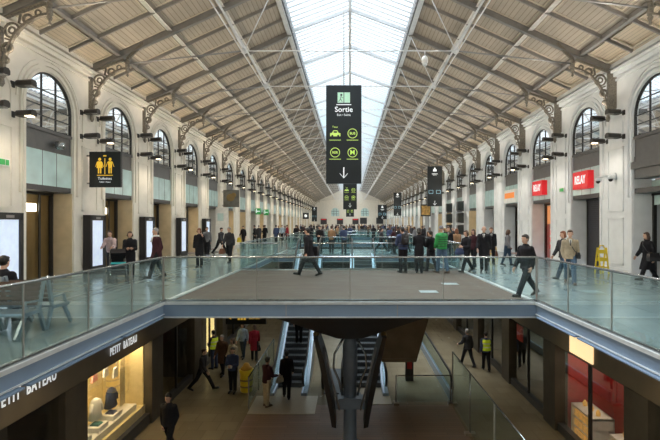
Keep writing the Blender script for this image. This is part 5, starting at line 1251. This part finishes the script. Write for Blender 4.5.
b=MB(); b.loft([[(-.2,-.2,.22),(.2,-.2,.22),(.2,.3,.22),(-.2,.3,.22)],[(-.22,-.24,.34),(.22,-.24,.34),(.22,.34,.34),(-.22,.34,.34)]],smooth=False); b.build('basket',CL['charcoal'],t)
b=MB(); b.box(-.22,.22,-.40,-.28,.60,.66); b.build('tray',mat('teal_plastic',(.03,.40,.42),.4),t)
for sx_,sy_ in ((-1,-1),(1,-1),(-1,1),(1,1)):
    b=MB(); 
    for k in (-.02,.02): b.tube([(sx_*.26+k,sy_*.38,.12),(sx_*.26+k+.015,sy_*.38,.12)],.12,16)
    w_=b.build('wheel',M['rubber'],t); b=MB(); b.tube([(sx_*.26-.03,sy_*.38,.12),(sx_*.26+.045,sy_*.38,.12)],.05,10); b.build('hub',M['rail'],w_)
# the crowd deeper in the hall
random.seed(21)
protos=[]
PC=[('black','black','black','short',False,'coat'),('navy','charcoal','brown','short',False,'jacket'),('charcoal','black','grey','short',False,'coat'),('brown','black','brown','long',True,'coat'),('black','dark_jeans','fair','bob',True,'puffer'),('tan','black','black','short',False,'jacket'),('grey','dark_jeans','brown','long',True,'jacket'),('burgundy','black','black','bob',True,'coat')]
for tp,lg,hr,hs,fm,stl in PC:
    p,_=person((0,0,0),0,1.74 if not fm else 1.66,'tiny distant traveller in the crowd',top=tp,legs_c=lg,hair=hr,hairstyle=hs,topstyle=stl,legs=random.choice((SMALL,STRIDE,STAND)),arms=random.choice((DOWN,HOLD)),female=fm,voxel=.035,fine=False,skin=random.choice((0,0,1,2))); protos.append(p)
spots=[]
def free(x,y):
    if abs(x)<4.9 and (17<y<26.5 or 31.5<y<42.5 or 47.5<y<60.5): return False
    return all((x-a)**2+(y-c)**2>.42 for a,c in spots)
def scatter(n,x0,x1,y0,y1):
    k=0; tries=0
    while k<n and tries<4000:
        tries+=1; x=random.uniform(x0,x1); y=random.uniform(y0,y1)
        if free(x,y): spots.append((x,y)); k+=1
scatter(9,-4.2,4.2,43,47.5); scatter(8,-9,-5.2,44,62); scatter(13,5.0,8.0,33,60); scatter(34,-8.5,8.5,61,85); scatter(34,-9,9,85,118); scatter(5,4.9,7.2,20,31); scatter(4,2.2,4.2,27,31)
for i,(x,y) in enumerate(spots):
    pr=protos[i%8]
    far=y>43
    g='distant travellers in the crowd' if far else 'travellers on the right behind the group on the bridge'
    lab='tiny distant traveller in the crowd deep in the hall' if far else 'traveller on the right gallery, half hidden behind the nearer group'
    place(pr,(x,y,0),random.uniform(0,2*PI),lab,g)
